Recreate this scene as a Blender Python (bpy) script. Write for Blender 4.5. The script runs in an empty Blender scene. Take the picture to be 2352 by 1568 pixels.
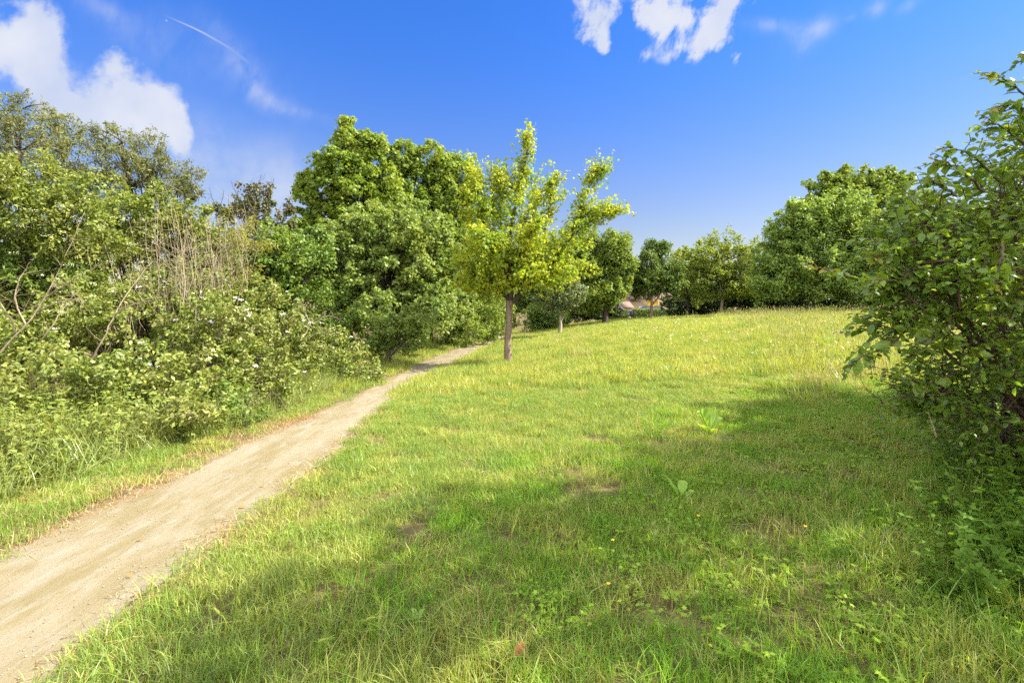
import bpy, math, random
import numpy as np
from mathutils import Vector
R = math.radians
sc = bpy.context.scene
RNG = np.random.default_rng(7)
random.seed(7)

# ---------------------------------------------------------------- camera
EYE = 1.6
cam_d = bpy.data.cameras.new("camera"); cam = bpy.data.objects.new("camera", cam_d)
sc.collection.objects.link(cam); sc.camera = cam
cam_d.sensor_width = 36; cam_d.lens = 17.02; cam_d.shift_y = -0.0303
cam_d.clip_start = 0.05; cam_d.clip_end = 20000
cam.location = (0, 0, EYE); cam.rotation_euler = (R(90), 0, 0)
F = 1111.7; CX = 1176.0; HY = 712.0        # the photograph's focal length, centre and horizon (in a 2352 px wide view)

# ---------------------------------------------------------------- sun, sky, exposure
SUN_EL = R(43); SUN_AZ = math.atan2(0.99, -0.04)      # clockwise from +Y
sun_dir = Vector((math.sin(SUN_AZ)*math.cos(SUN_EL), math.cos(SUN_AZ)*math.cos(SUN_EL), math.sin(SUN_EL)))
sd = bpy.data.lights.new("sun", 'SUN'); sd.energy = 5.0; sd.angle = R(0.5); sd.color = (1.0, 0.93, 0.82)
so = bpy.data.objects.new("sun", sd); sc.collection.objects.link(so)
so.rotation_euler = (-sun_dir).to_track_quat('-Z', 'Y').to_euler()
sc.view_settings.view_transform = 'Standard'; sc.view_settings.look = 'None'
sc.view_settings.exposure = 1.58; sc.view_settings.gamma = 1
w = bpy.data.worlds.new("World"); sc.world = w; w.use_nodes = True
nt = w.node_tree; nt.nodes.clear()

class NB:
    """tiny helper for node expressions"""
    def __init__(s, nt): s.nt = nt
    def n(s, t, **k):
        nd = s.nt.nodes.new(t)
        for a, b in k.items(): setattr(nd, a, b)
        return nd
    def put(s, nd, i, v):
        if hasattr(v, 'is_linked'): s.nt.links.new(v, nd.inputs[i])
        elif v is not None: nd.inputs[i].default_value = v
    def m(s, op, a, b=None, c=None):
        nd = s.n('ShaderNodeMath', operation=op); s.put(nd, 0, a)
        if b is not None: s.put(nd, 1, b)
        if c is not None: s.put(nd, 2, c)
        return nd.outputs[0]
    def ss(s, a, lo, hi):
        nd = s.n('ShaderNodeMapRange', interpolation_type='SMOOTHSTEP')
        s.put(nd, 0, a); nd.inputs[1].default_value = lo; nd.inputs[2].default_value = hi
        return nd.outputs[0]
    def mix(s, f, a, b, bt='MIX'):
        nd = s.n('ShaderNodeMix', data_type='RGBA', blend_type=bt)
        s.put(nd, 0, f); s.put(nd, 6, a if hasattr(a, 'is_linked') else (*a, 1)); s.put(nd, 7, b if hasattr(b, 'is_linked') else (*b, 1))
        return nd.outputs[2]
    def noise(s, vec, scale, detail=4, rough=.55, dist=0):
        nd = s.n('ShaderNodeTexNoise'); nd.inputs['Scale'].default_value = scale; nd.inputs['Detail'].default_value = detail
        nd.inputs['Roughness'].default_value = rough; nd.inputs['Distortion'].default_value = dist
        if vec is not None: s.put(nd, 'Vector', vec)
        return nd.outputs[0]
    def comb(s, x, y, z):
        nd = s.n('ShaderNodeCombineXYZ'); s.put(nd, 0, x); s.put(nd, 1, y); s.put(nd, 2, z); return nd.outputs[0]

b = NB(nt)
sky = b.n('ShaderNodeTexSky', sky_type='NISHITA'); sky.sun_disc = False
sky.sun_elevation = SUN_EL; sky.sun_rotation = SUN_AZ; sky.altitude = 200; sky.dust_density = 0.6; sky.ozone_density = 2.0
tc = b.n('ShaderNodeTexCoord'); sx = b.n('ShaderNodeSeparateXYZ'); nt.links.new(tc.outputs['Generated'], sx.inputs[0])
yy = b.m('MAXIMUM', sx.outputs[1], 0.05)
U = b.m('DIVIDE', sx.outputs[0], yy); V = b.m('DIVIDE', sx.outputs[2], yy)     # tangents of bearing and height of a sky direction
front = b.ss(sx.outputs[1], 0.05, 0.3)
uv = b.comb(U, V, 0.0)
def warp(scale, amt, seedz):
    v = b.comb(b.m('ADD', U, seedz), V, seedz)
    nd = b.n('ShaderNodeTexNoise'); nd.inputs['Scale'].default_value = scale; nd.inputs['Detail'].default_value = 5
    nt.links.new(v, nd.inputs['Vector'])
    sp = b.n('ShaderNodeSeparateColor'); nt.links.new(nd.outputs[1], sp.inputs[0])
    return (b.m('ADD', U, b.m('MULTIPLY', b.m('SUBTRACT', sp.outputs[0], .5), amt)),
            b.m('ADD', V, b.m('MULTIPLY', b.m('SUBTRACT', sp.outputs[1], .5), amt)))
def blob(u, v, dx, dy, rx, ry, ang=0, amp=1.0):
    cu, cv = (dx-CX)/F, (HY-dy)/F; rx /= F; ry /= F
    a = b.m('SUBTRACT', u, cu); c = b.m('SUBTRACT', v, cv); ca, sa = math.cos(ang), math.sin(ang)
    p = b.m('ADD', b.m('MULTIPLY', a, ca/rx), b.m('MULTIPLY', c, sa/rx))
    q = b.m('ADD', b.m('MULTIPLY', a, -sa/ry), b.m('MULTIPLY', c, ca/ry))
    d = b.m('ADD', b.m('MULTIPLY', p, p), b.m('MULTIPLY', q, q))
    return b.m('MULTIPLY', b.m('EXPONENT', b.m('MULTIPLY', d, -1.0)), amp)
def field(u, v, L):
    o = None
    for l in L:
        x = blob(u, v, *l); o = x if o is None else b.m('ADD', o, x)
    return o
# cumulus at the left
u1, v1 = warp(6.0, 0.10, 3.1)
fA = field(u1, v1, [(0, 100, 110, 60), (60, 60, 55, 60), (100, 110, 45, 50), (60, 190, 130, 55, -.5), (170, 250, 110, 55, -.5), (268, 150, 45, 70), (290, 215, 80, 70), (370, 250, 60, 60), (330, 300, 120, 60, -.4), (420, 300, 40, 50), (20, 10, 50, 20, 0, .5), (-200, 120, 160, 120)])
nA = b.noise(uv, 9.0, 6, .58)
nA2 = b.noise(b.comb(u1, v1, 2.0), 22.0, 5, .6)
nAA = b.m('ADD', b.m('MULTIPLY', nA, .7), b.m('MULTIPLY', nA2, .3))
dA = b.ss(b.m('ADD', fA, b.m('MULTIPLY', b.m('MULTIPLY', b.m('SUBTRACT', nAA, .5), 4.2), b.m('MINIMUM', 1.0, b.m('MULTIPLY', fA, 1.8)))), .30, 1.30)
# torn wisps at the top right
u2, v2 = warp(11.0, 0.055, 9.7)
fB = field(u2, v2, [(1345, 50, 22, 70, .15), (1400, 40, 28, 60, -.4), (1385, 110, 20, 45), (1480, 30, 60, 40), (1540, 45, 55, 40), (1580, 20, 60, 35), (1475, 130, 14, 24), (1580, 110, 70, 32, .15), (1640, 95, 40, 50), (1660, 40, 30, 60, -.3), (1700, 5, 40, 30, .5), (1690, 135, 16, 35, .2), (1420, -60, 160, 60), (1600, -60, 160, 60)])
st = b.comb(b.m('ADD', U, b.m('MULTIPLY', V, -.25)), b.m('MULTIPLY', V, .62), 4.0)
nB = b.noise(st, 17.0, 7, .62, .25)
dB = b.ss(b.m('ADD', fB, b.m('MULTIPLY', b.m('MULTIPLY', b.m('SUBTRACT', nB, .52), 6.5), b.m('MINIMUM', 1.0, b.m('MULTIPLY', fB, 1.6)))), .25, 1.5)
# faint wisps, contrail and low haze
fC = field(u1, v1, [(1790, 60, 70, 16, .1, .5), (1880, 65, 55, 22, .5, .85), (2015, 25, 28, 18, .8, .7), (1960, 42, 14, 10, 0, .4), (2090, 25, 30, 16, .5, .3), (250, 40, 120, 26, -.5, .35),
                    (560, 160, 110, 26, -.9, .42), (640, 235, 90, 22, -.5, .40), (700, 265, 60, 12, -.3, .25), (420, 110, 200, 70, -.3, .14)])
dC = b.m('MULTIPLY', b.m('MULTIPLY', fC, b.ss(nB, .2, .75)), .75)
fD = field(U, V, [(430, 46+12, 44, 1.6, -.42, .5), (480, 83, 50, 2.6, -.5, .40), (545, 125, 50, 6, -.62, .25)])
hz = field(u1, v1, [(560, 400, 190, 75, -.15, .55), (450, 330, 80, 80, 0, .25), (620, 470, 160, 60, 0, .4)])
hz = b.m('MULTIPLY', hz, b.ss(nA, .15, .7))
dens = b.m('MAXIMUM', b.m('MAXIMUM', b.m('MULTIPLY', dA, .92), b.m('MULTIPLY', dB, .95)), b.m('MAXIMUM', dC, b.m('MAXIMUM', fD, hz)))
dens = b.m('MULTIPLY', dens, front)
# unseen bright cloud added overhead and behind the camera as soft fill light
nK = b.noise(tc.outputs['Generated'], 2.6, 6, .6, .3)
back = b.m('MAXIMUM', b.ss(sx.outputs[2], .60, .78), b.ss(sx.outputs[1], .02, -.22))
kd = b.m('MULTIPLY', back, b.ss(nK, .34, .50))
elev = b.ss(sx.outputs[2], -0.02, 0.55)
tint = b.mix(elev, (1.03, .785, .61), (0.31, 0.76, 1.55))
skyc = b.mix(1.0, sky.outputs[0], tint, 'MULTIPLY')
shade = b.ss(b.noise(uv, 4.0, 4), .3, .75)
cl = b.mix(shade, (3.4, 3.8, 4.8), (4.7, 4.8, 5.1))
skyc = b.mix(dens, skyc, cl)
skyc = b.mix(kd, skyc, b.mix(b.ss(nK, .45, .75), (15., 15., 15.4), (8., 8.2, 8.8)))
bg = b.n('ShaderNodeBackground'); bg.inputs[1].default_value = 0.062; nt.links.new(skyc, bg.inputs[0])
wo = b.n('ShaderNodeOutputWorld'); nt.links.new(bg.outputs[0], wo.inputs[0])
sc.cycles.use_denoising = False
sc.cycles.max_bounces = 7; sc.cycles.diffuse_bounces = 3; sc.cycles.transmission_bounces = 4; sc.cycles.glossy_bounces = 2
sc.cycles.use_adaptive_sampling = True; sc.cycles.adaptive_threshold = 0.02

# ---------------------------------------------------------------- terrain
def sst(x, a, c):
    t = np.clip((x-a)/(c-a), 0, 1); return t*t*(3-2*t)
def terr(x, y):
    x = np.asarray(x, float); y = np.asarray(y, float)
    xo = -1.0 + 2.2*sst(y, 9, 30)
    u = x-xo; u = np.log1p(np.exp(np.clip(u*2.2, -40, 40)))/2.2
    h = 1.36*(1-np.exp(-u/6.6))
    r = 0.28+0.72*sst(y, 2, 21)
    f = 1-0.45*sst(y, 34, 47)
    z = h*r*f
    z = z + 0.02*np.sin(x*1.7+y*.6)*np.sin(y*1.3-x*.4)*sst(x, -1.5, 1) + .35*sst(-x, 5, 12)
    return z
def tz(x, y): return float(terr(x, y))
def W(dx, dy, Y):   # a bearing and height seen in the photo, at a measured distance
    return np.array(((dx-CX)/F*Y, Y, EYE-(dy-HY)/F*Y))
def G(dx, dy):      # where that line of sight meets the ground
    for Y in np.arange(1.4, 80, .02):
        p = W(dx, dy, Y)
        if p[2] <= tz(p[0], Y): return p
    return p
PY = np.array([0.5, 2.1, 2.6, 3.2, 4, 5.3, 7.2, 8.8, 10.6, 12, 14, 17.2, 22, 26, 31, 34])
PL = np.array([-3.5, -3.5, -3.42, -3.4, -3.34, -3.34, -3.07, -3.0, -2.9, -2.78, -2.78, -2.6, -2.0, -1.5, -.7, .2])
PL = PL+.12*(1-sst(PY, 9, 14))
PR = np.array([-1.9, -1.92, -2.04, -2.03, -1.97, -2.0, -2.05, -2.16, -2.15, -2.04, -1.65, -1.35, -.9, -.4, .2, 1.1])
PR = PR-.04
def path_lr(y): return np.interp(y, PY, PL), np.interp(y, PY, PR)
HXY = np.array([0, 3, 4.05, 5.3, 6.4, 9, 12.9, 16, 20, 26, 32]); HXX = np.array([-4.7, -4.5, -4.35, -4.15, -3.75, -3.7, -3.8, -3.9, -3.4, -2.8, -1.8])
def hedge_x(y): return np.interp(y, HXY, HXX)
def fnoise(x, y, s, seed=0):   # cheap smooth noise in [-1,1]
    r = np.random.default_rng(seed); o = 0
    for k in range(5):
        a = r.uniform(0, 6.28); f = s*r.uniform(.6, 1.9); ph = r.uniform(0, 6.28)
        o = o+np.sin((x*math.cos(a)+y*math.sin(a))*f+ph + 1.3*np.sin((x*math.sin(a)-y*math.cos(a))*f*.7+ph*2))
    return o/3.2

# ---------------------------------------------------------------- mesh helpers
def mk(name, V, faces, mat, parent=None, smooth=False, loc=None, link=True):
    """V (n,3); faces list of arrays, each (m,k) of one polygon size"""
    me = bpy.data.meshes.new(name); V = np.asarray(V, np.float32)
    if not isinstance(faces, list): faces = [np.asarray(faces)]
    faces = [np.asarray(f, np.int32) for f in faces if len(f)]
    me.vertices.add(len(V)); me.vertices.foreach_set('co', V.ravel())
    idx = np.concatenate([f.ravel() for f in faces]); tot = np.concatenate([np.full(len(f), f.shape[1], np.int32) for f in faces])
    me.loops.add(len(idx)); me.loops.foreach_set('vertex_index', idx)
    me.polygons.add(len(tot)); st_ = np.concatenate([[0], np.cumsum(tot)[:-1]]).astype(np.int32)
    me.polygons.foreach_set('loop_start', st_)
    try: me.polygons.foreach_set('loop_total', tot)
    except Exception: pass
    if smooth: me.polygons.foreach_set('use_smooth', np.ones(len(tot), bool))
    me.update(calc_edges=True); me.validate()
    if mat: me.materials.append(mat)
    o = bpy.data.objects.new(name, me)
    if link: sc.collection.objects.link(o)
    if parent is not None: o.parent = parent
    if loc is not None: o.location = loc
    return o
def tag(o, label=None, cat=None, group=None, kind=None):
    if label: o['label'] = label
    if cat: o['category'] = cat
    if group: o['group'] = group
    if kind: o['kind'] = kind
    return o
def thing(name, loc, label, cat, group=None, rz=0):
    o = bpy.data.objects.new(name, None); sc.collection.objects.link(o); o.empty_display_size = .2
    o.location = [float(v) for v in loc]; o.rotation_euler = (0, 0, rz); return tag(o, label, cat, group)
def unit(v): return v/np.maximum(np.linalg.norm(v, axis=-1, keepdims=True), 1e-9)
def rdir(n, rng=RNG): return unit(rng.normal(size=(n, 3)))

TM = {
 'diamond': ([(0,0,0),(.5,.30,.07),(1,0,-.08),(.5,-.30,.07)], [[(0,1,2,3)]]),
 'willow':  ([(0,0,0),(.45,.13,.03),(1,0,-.12),(.45,-.13,.03)], [[(0,1,2,3)]]),
 'oval': ([(0,0,0),(.25,.23,.06),(.62,.27,.05),(1,0,-.14),(.62,-.27,.05),(.25,-.23,.06),(.28,0,0),(.65,0,-.03)],
          [[(0,1,6),(2,3,7),(0,6,5),(7,3,4)],[(1,2,7,6),(6,7,4,5)]]),
 'maple': ([(0,0,0),(.18,.18,.02),(.02,.46,-.02),(.36,.24,.03),(.55,.55,-.05),(.62,.18,.03),(1,0,-.1),(.62,-.18,.03),(.55,-.55,-.05),(.36,-.24,.03),(.02,-.46,-.02),(.18,-.18,.02),(.35,0,.05)],
           [[(12,1,2,3),(12,3,4,5),(12,5,6,7),(12,7,8,9),(12,9,10,11)],[(12,0,1),(12,11,0)]]),
 'nettle': ([(0,0,0),(.12,.2,.02),(.35,.28,.03),(.65,.17,0),(1,0,-.16),(.65,-.17,0),(.35,-.28,.03),(.12,-.2,.02),(.35,0,-.02),(.65,0,-.04)],
            [[(0,1,2,8),(2,3,9,8),(0,8,6,7),(8,9,5,6)],[(3,4,9),(9,4,5)]]),
}
def leafgeo(P, N, size, tmpl='diamond', A=None, rng=RNG, wid=1.0, droop=.25):
    n = len(P); tv, tf = TM[tmpl]; tv = np.array(tv, float)
    N = unit(N)
    if A is None: A = rng.normal(size=(n, 3)); A[:, 2] -= droop*2
    A = unit(A - (A*N).sum(1, keepdims=True)*N); B = np.cross(N, A)
    s = (np.ones(n)*size)*rng.uniform(.7, 1.2, n)
    V = P[:, None] + s[:, None, None]*(tv[None, :, 0, None]*A[:, None] + wid*tv[None, :, 1, None]*B[:, None] + tv[None, :, 2, None]*N[:, None])
    off = (np.arange(n)*len(tv))[:, None, None]
    fs = [(np.array(f)[None]+off).reshape(-1, len(f[0])) for f in tf]
    return V.reshape(-1, 3), fs
def merge(parts):
    V = []; F_ = {}; o = 0
    for v, fs in parts:
        if len(v) == 0: continue
        for f in fs:
            f = np.asarray(f)
            if len(f): F_.setdefault(f.shape[1], []).append(f+o)
        V.append(v); o += len(v)
    return np.concatenate(V), [np.concatenate(x) for x in F_.values()]
def tube(pts, rad, k=6):
    pts = np.asarray(pts, float); n = len(pts); rad = np.ones(n)*rad
    d = unit(np.gradient(pts, axis=0)); ref = np.where(np.abs(d[:, 2:3]) > .95, np.array([[1., 0, 0]]), np.array([[0, 0, 1.]]))
    a = unit(np.cross(d, ref)); c = np.cross(d, a)
    th = np.arange(k)*2*math.pi/k
    V = pts[:, None]+rad[:, None, None]*(np.cos(th)[None, :, None]*a[:, None]+np.sin(th)[None, :, None]*c[:, None])
    i = np.arange(n-1)[:, None]*k; j = np.arange(k)[None]; j2 = (j+1) % k
    f = np.stack([i+j, i+j2, i+k+j2, i+k+j], -1).reshape(-1, 4)
    return V.reshape(-1, 3), [f]
def smooth_line(pts, n=12, jit=0, rng=RNG):
    pts = np.asarray(pts, float); t = np.linspace(0, len(pts)-1, len(pts)); tt = np.linspace(0, len(pts)-1, n)
    out = np.zeros((n, pts.shape[1])); m = np.gradient(pts, axis=0) if len(pts) > 2 else np.repeat([pts[1]-pts[0]], 2, 0)
    for k, x in enumerate(tt):
        i = min(int(x), len(pts)-2); s = x-i
        h = (2*s**3-3*s**2+1, s**3-2*s**2+s, -2*s**3+3*s**2, s**3-s**2)
        out[k] = h[0]*pts[i]+h[1]*m[i]+h[2]*pts[i+1]+h[3]*m[i+1]
    if jit: out[1:-1] += rng.normal(size=out[1:-1].shape)*jit
    return out

# ---------------------------------------------------------------- materials
def mat_leaf(name, c1, c2, trans=.4, rough=.55, spec=.35, patch=.5, patchcol=None, scale=.9):
    m = bpy.data.materials.new(name); m.use_nodes = True; nt = m.node_tree; nt.nodes.clear(); b = NB(nt)
    g = b.n('ShaderNodeNewGeometry'); oi = b.n('ShaderNodeObjectInfo')
    rnd = g.outputs['Random Per Island']
    col = b.mix(rnd, c1, c2)
    nz = b.noise(g.outputs['Position'], scale, 3, .6)
    if patchcol: col = b.mix(b.m('MULTIPLY', b.ss(nz, .42, .66), patch), col, patchcol)
    h = b.n('ShaderNodeHueSaturation'); nt.links.new(col, h.inputs['Color'])
    h.inputs['Hue'].default_value = .5
    nt.links.new(b.m('ADD', .78, b.m('ADD', b.m('MULTIPLY', oi.outputs['Random'], .16), b.m('MULTIPLY', b.m('FRACT', b.m('MULTIPLY', rnd, 37.7)), .34))), h.inputs['Value'])
    pr = b.n('ShaderNodeBsdfPrincipled'); nt.links.new(h.outputs[0], pr.inputs['Base Color'])
    pr.inputs['Roughness'].default_value = rough; pr.inputs['Specular IOR Level'].default_value = spec
    tr = b.n('ShaderNodeBsdfTranslucent')
    tcx = b.mix(1.0, h.outputs[0], (1.45, 1.30, .55), 'MULTIPLY'); nt.links.new(tcx, tr.inputs[0])
    ms = b.n('ShaderNodeMixShader'); ms.inputs[0].default_value = trans
    nt.links.new(pr.outputs[0], ms.inputs[1]); nt.links.new(tr.outputs[0], ms.inputs[2])
    o = b.n('ShaderNodeOutputMaterial'); nt.links.new(ms.outputs[0], o.inputs[0]); return m
def mat_plain(name, c1, c2=None, scale=8, rough=.8, bump=.0, stretch=(1, 1, 1), spec=.3):
    m = bpy.data.materials.new(name); m.use_nodes = True; nt = m.node_tree; b = NB(nt); pr = nt.nodes['Principled BSDF']
    tc = b.n('ShaderNodeTexCoord'); mp = b.n('ShaderNodeMapping'); mp.inputs['Scale'].default_value = stretch
    nt.links.new(tc.outputs['Object'], mp.inputs[0]); nz = b.noise(mp.outputs[0], scale, 6, .65)
    col = b.mix(b.ss(nz, .3, .7), c1, c2 or tuple(x*.7 for x in c1)); nt.links.new(col, pr.inputs['Base Color'])
    pr.inputs['Roughness'].default_value = rough; pr.inputs['Specular IOR Level'].default_value = spec
    if bump:
        bp = b.n('ShaderNodeBump'); bp.inputs['Strength'].default_value = bump; bp.inputs['Distance'].default_value = .02
        nt.links.new(nz, bp.inputs['Height']); nt.links.new(bp.outputs[0], pr.inputs['Normal'])
    return m
M = {}
M['maple'] = mat_leaf('maple_leaf', (.125,.205,.025), (.22,.31,.038), .40, patchcol=(.27,.33,.045), patch=.5, scale=.7)
M['maple_low'] = mat_leaf('sycamore_leaf', (.14,.22,.04), (.24,.32,.07), .38, .48, .4, patchcol=(.28,.33,.07), scale=.8)
M['young'] = mat_leaf('young_maple_leaf', (.25,.345,.03), (.43,.455,.045), .48, patchcol=(.16,.29,.03), patch=.7, scale=1.2)
M['willow'] = mat_leaf('willow_leaf', (.12,.145,.045), (.21,.22,.085), .35, patchcol=(.11,.13,.05), patch=.5)
M['elder'] = mat_leaf('elder_leaf', (.13,.19,.028), (.24,.29,.05), .38, patchcol=(.28,.29,.07), patch=.6)
M['dark'] = mat_leaf('brownish_leaf', (.08,.10,.03), (.16,.12,.06), .3, patchcol=(.09,.14,.03))
M['green'] = mat_leaf('hazel_leaf', (.09,.165,.025), (.17,.25,.04), .38, patchcol=(.20,.25,.045))
M['ivy'] = mat_leaf('thicket_leaf', (.035,.065,.015), (.07,.11,.025), .28, patchcol=(.09,.13,.03))  # extra dark green: canopy shade painted into the thicket leaves
M['bramble'] = mat_leaf('bramble_leaf', (.12,.18,.03), (.25,.29,.055), .36, .45, .5, patchcol=(.28,.27,.09), patch=.5, scale=1.4)
M['olive'] = mat_leaf('olive_leaf', (.20,.22,.04), (.30,.29,.08), .4, patchcol=(.18,.22,.04))
M['bright'] = mat_leaf('bright_leaf', (.14,.215,.03), (.22,.29,.045), .4, patchcol=(.12,.17,.03))
M['pale'] = mat_leaf('pale_leaf', (.15,.20,.085), (.24,.29,.13), .35, patchcol=(.11,.17,.05))
M['sage'] = mat_leaf('sage_leaf', (.16,.26,.05), (.29,.39,.085), .40, patchcol=(.14,.23,.035))
M['deep'] = mat_leaf('deep_leaf', (.08,.14,.028), (.15,.225,.045), .34, patchcol=(.19,.26,.05))
M['yellowish'] = mat_leaf('yellow_green_leaf', (.18,.25,.04), (.28,.33,.06), .42, patchcol=(.12,.18,.03), patch=.7)
M['plum'] = mat_leaf('plum_leaf', (.125,.225,.03), (.24,.37,.05), .46, .36, .6, patchcol=(.27,.33,.035), patch=.45, scale=1.6)
M['plum_tip'] = mat_leaf('plum_young_leaf', (.26,.30,.03), (.42,.33,.06), .5, .4, .5)
M['grass'] = mat_leaf('grass_blade', (.19,.26,.035), (.45,.47,.11), .40, .45, .5, patchcol=(.38,.38,.11), patch=.45, scale=.7)
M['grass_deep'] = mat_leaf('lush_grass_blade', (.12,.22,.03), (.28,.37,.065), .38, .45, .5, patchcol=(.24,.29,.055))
M['grass_lush'] = mat_leaf('shade_grass_blade', (.10,.235,.018), (.27,.44,.04), .42, .5, .35, patchcol=(.25,.32,.035), patch=.35)  # greener copy of the grass colour, standing in for the tint of shade
M['grass_tall'] = mat_leaf('tall_grass_blade', (.15,.22,.045), (.34,.37,.12), .36, .4, .6, patchcol=(.26,.29,.08))
M['straw'] = mat_leaf('dry_blade', (.30,.21,.09), (.48,.38,.19), .25, .7, .2, patchcol=(.25,.13,.06), patch=.6)
M['seed'] = mat_leaf('seed_head', (.34,.34,.14), (.50,.44,.22), .3, .7, .2)
M['clover'] = mat_leaf('herb_leaf', (.16,.28,.025), (.29,.40,.045), .40, .6, .15, patchcol=(.14,.24,.025))
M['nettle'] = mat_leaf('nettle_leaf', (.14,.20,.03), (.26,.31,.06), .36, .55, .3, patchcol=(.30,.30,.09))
M['nettle_dark'] = mat_leaf('shade_nettle_leaf', (.085,.17,.018), (.16,.27,.03), .36, .6, .15, patchcol=(.20,.28,.035))  # darker copy of the nettle colour with the bush's shade painted in
M['dock'] = mat_leaf('dock_leaf', (.20,.34,.03), (.26,.40,.04), .4, .35, .6)
M['barley'] = mat_leaf('barley_ear', (.26,.33,.05), (.33,.38,.08), .35, .5, .4)
M['brownleaf'] = mat_leaf('dead_leaf', (.24,.095,.03), (.30,.13,.04), .15, .6, .3)
M['bark'] = mat_plain('bark', (.27,.20,.14), (.15,.105,.07), 9, .9, .9, (1, 1, .22))
M['barkpale'] = mat_plain('pale_bark', (.36,.31,.24), (.22,.18,.13), 9, .9, .6, (1, 1, .3))
M['barkdark'] = mat_plain('dark_bark', (.075,.055,.045), (.035,.028,.022), 7, .9, .4, (1, 1, .3))
M['dead'] = mat_plain('dead_wood', (.33,.27,.17), (.19,.15,.09), 14, .85, .3, (1, 1, .3))
M['stalk'] = mat_plain('dry_stalk', (.36,.30,.20), (.24,.19,.12), 5, .85)
M['twig'] = mat_plain('twig', (.12,.08,.05), (.07,.05,.035), 18, .8)
M['flower'] = mat_plain('blossom', (.62,.58,.55), (.52,.44,.46), 40, .8)
M['cream'] = mat_plain('cream_blossom', (.50,.50,.30), (.42,.43,.24), 40, .8)
M['yellowfl'] = mat_plain('yellow_petal', (.80,.52,.03), (.72,.45,.03), 40, .6)

# ground
def mat_ground():
    m = bpy.data.materials.new('field_soil'); m.use_nodes = True; nt = m.node_tree; b = NB(nt); pr = nt.nodes['Principled BSDF']
    g = b.n('ShaderNodeNewGeometry'); P = g.outputs['Position']
    n1 = b.noise(P, .8, 4); n2 = b.noise(P, 7, 5, .7); n3 = b.noise(P, 55, 3, .7)
    col = b.mix(b.ss(n2, .35, .65), (.085,.062,.028), (.14,.115,.045))
    col = b.mix(b.m('MULTIPLY', b.ss(n1, .45, .7), .3), col, (.14,.11,.05))
    # bare reddish soil beside the path
    at = b.n('ShaderNodeAttribute', attribute_name='bare'); ba = b.m('ADD', at.outputs['Fac'], b.m('MULTIPLY', b.m('SUBTRACT', n2, .5), .8))
    dirt = b.mix(b.ss(n3, .3, .7), (.16,.11,.06), (.22,.17,.10))
    col = b.mix(b.ss(ba, .25, .6), col, dirt)
    nt.links.new(col, pr.inputs['Base Color']); pr.inputs['Roughness'].default_value = .95; pr.inputs['Specular IOR Level'].default_value = .15
    bp = b.n('ShaderNodeBump'); bp.inputs['Strength'].default_value = .6; bp.inputs['Distance'].default_value = .02
    nt.links.new(n3, bp.inputs['Height']); nt.links.new(bp.outputs[0], pr.inputs['Normal']); return m
def mat_path():
    m = bpy.data.materials.new('path_sand'); m.use_nodes = True; nt = m.node_tree; b = NB(nt); pr = nt.nodes['Principled BSDF']
    g = b.n('ShaderNodeNewGeometry'); P = g.outputs['Position']
    mp = b.n('ShaderNodeMapping'); mp.inputs['Scale'].default_value = (1, .28, 1); mp.inputs['Rotation'].default_value = (0, 0, .12); nt.links.new(P, mp.inputs[0])
    s1 = b.noise(mp.outputs[0], 3.4, 6, .65, .6); s2 = b.noise(mp.outputs[0], 9, 6, .7, .3); n3 = b.noise(P, 70, 4, .75); n4 = b.noise(P, 260, 2, .8)
    col = b.mix(b.ss(s1, .36, .62), (.185,.15,.074), (.235,.198,.13))
    col = b.mix(b.m('MULTIPLY', b.ss(s2, .48, .7), .65), col, (.27,.245,.19))
    col = b.mix(b.m('MULTIPLY', b.ss(n3, .52, .74), .35), col, (.12,.088,.045))
    col = b.mix(b.m('MULTIPLY', b.ss(n4, .58, .78), .35), col, (.28,.26,.215))
    nt.links.new(col, pr.inputs['Base Color']); pr.inputs['Roughness'].default_value = .95; pr.inputs['Specular IOR Level'].default_value = .15
    hh = b.m('ADD', b.m('MULTIPLY', n3, .6), b.m('ADD', b.m('MULTIPLY', s2, 1.2), b.m('MULTIPLY', n4, .35)))
    bp = b.n('ShaderNodeBump'); bp.inputs['Strength'].default_value = .6; bp.inputs['Distance'].default_value = .02
    nt.links.new(hh, bp.inputs['Height']); nt.links.new(bp.outputs[0], pr.inputs['Normal']); return m

# trail pressed into the grass past the young tree and over the rise
TR = [G(1062, 828), G(1150, 821), G(1230, 806), G(1380, 782), G(1500, 757), G(1645, 737)]
TR = smooth_line([p[:2] for p in TR], 60)
def trail_d(x, y):
    d = np.full(np.shape(x), 99.)
    for p in TR: d = np.minimum(d, np.hypot(x-p[0], (y-p[1])))
    return d
def trail_w(x): return np.where(x < 0.0, .16, .11)
# ground sheet out to the horizon
gx = np.concatenate([[-3000, -900, -300, -120, -70], np.arange(-45, -8, 1.0), np.arange(-8, 10, .11), np.arange(10, 50, 1.0), [70, 120, 300, 900, 3000]])
gy = np.concatenate([[-3000, -600, -100, -30, -10, -4], np.arange(-1, 14, .11), np.arange(14, 36, .3), np.arange(36, 70, 1.5), [80, 100, 140, 200, 320, 600, 1200, 4000]])
X, Y = np.meshgrid(gx, gy); Z = terr(X, Y)
nx, ny = len(gx), len(gy); i = np.arange(ny-1)[:, None]*nx+np.arange(nx-1)[None]
ground = mk('ground', np.stack([X, Y, Z], -1).reshape(-1, 3), np.stack([i, i+1, i+nx+1, i+nx], -1).reshape(-1, 4), mat_ground(), smooth=True)
tag(ground, 'grassy field rising gently to the right', kind='structure')
pl, pr_ = path_lr(Y); dd = np.maximum(pl-X, X-pr_)
wid = np.where(X < (pl+pr_)/2, .24, .18)*(1+.6*fnoise(X, Y, 2.0, 3))
bare = np.clip(1-dd/np.maximum(wid, .05), 0, 1)*(Y < 33)*(Y > 0)
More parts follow.
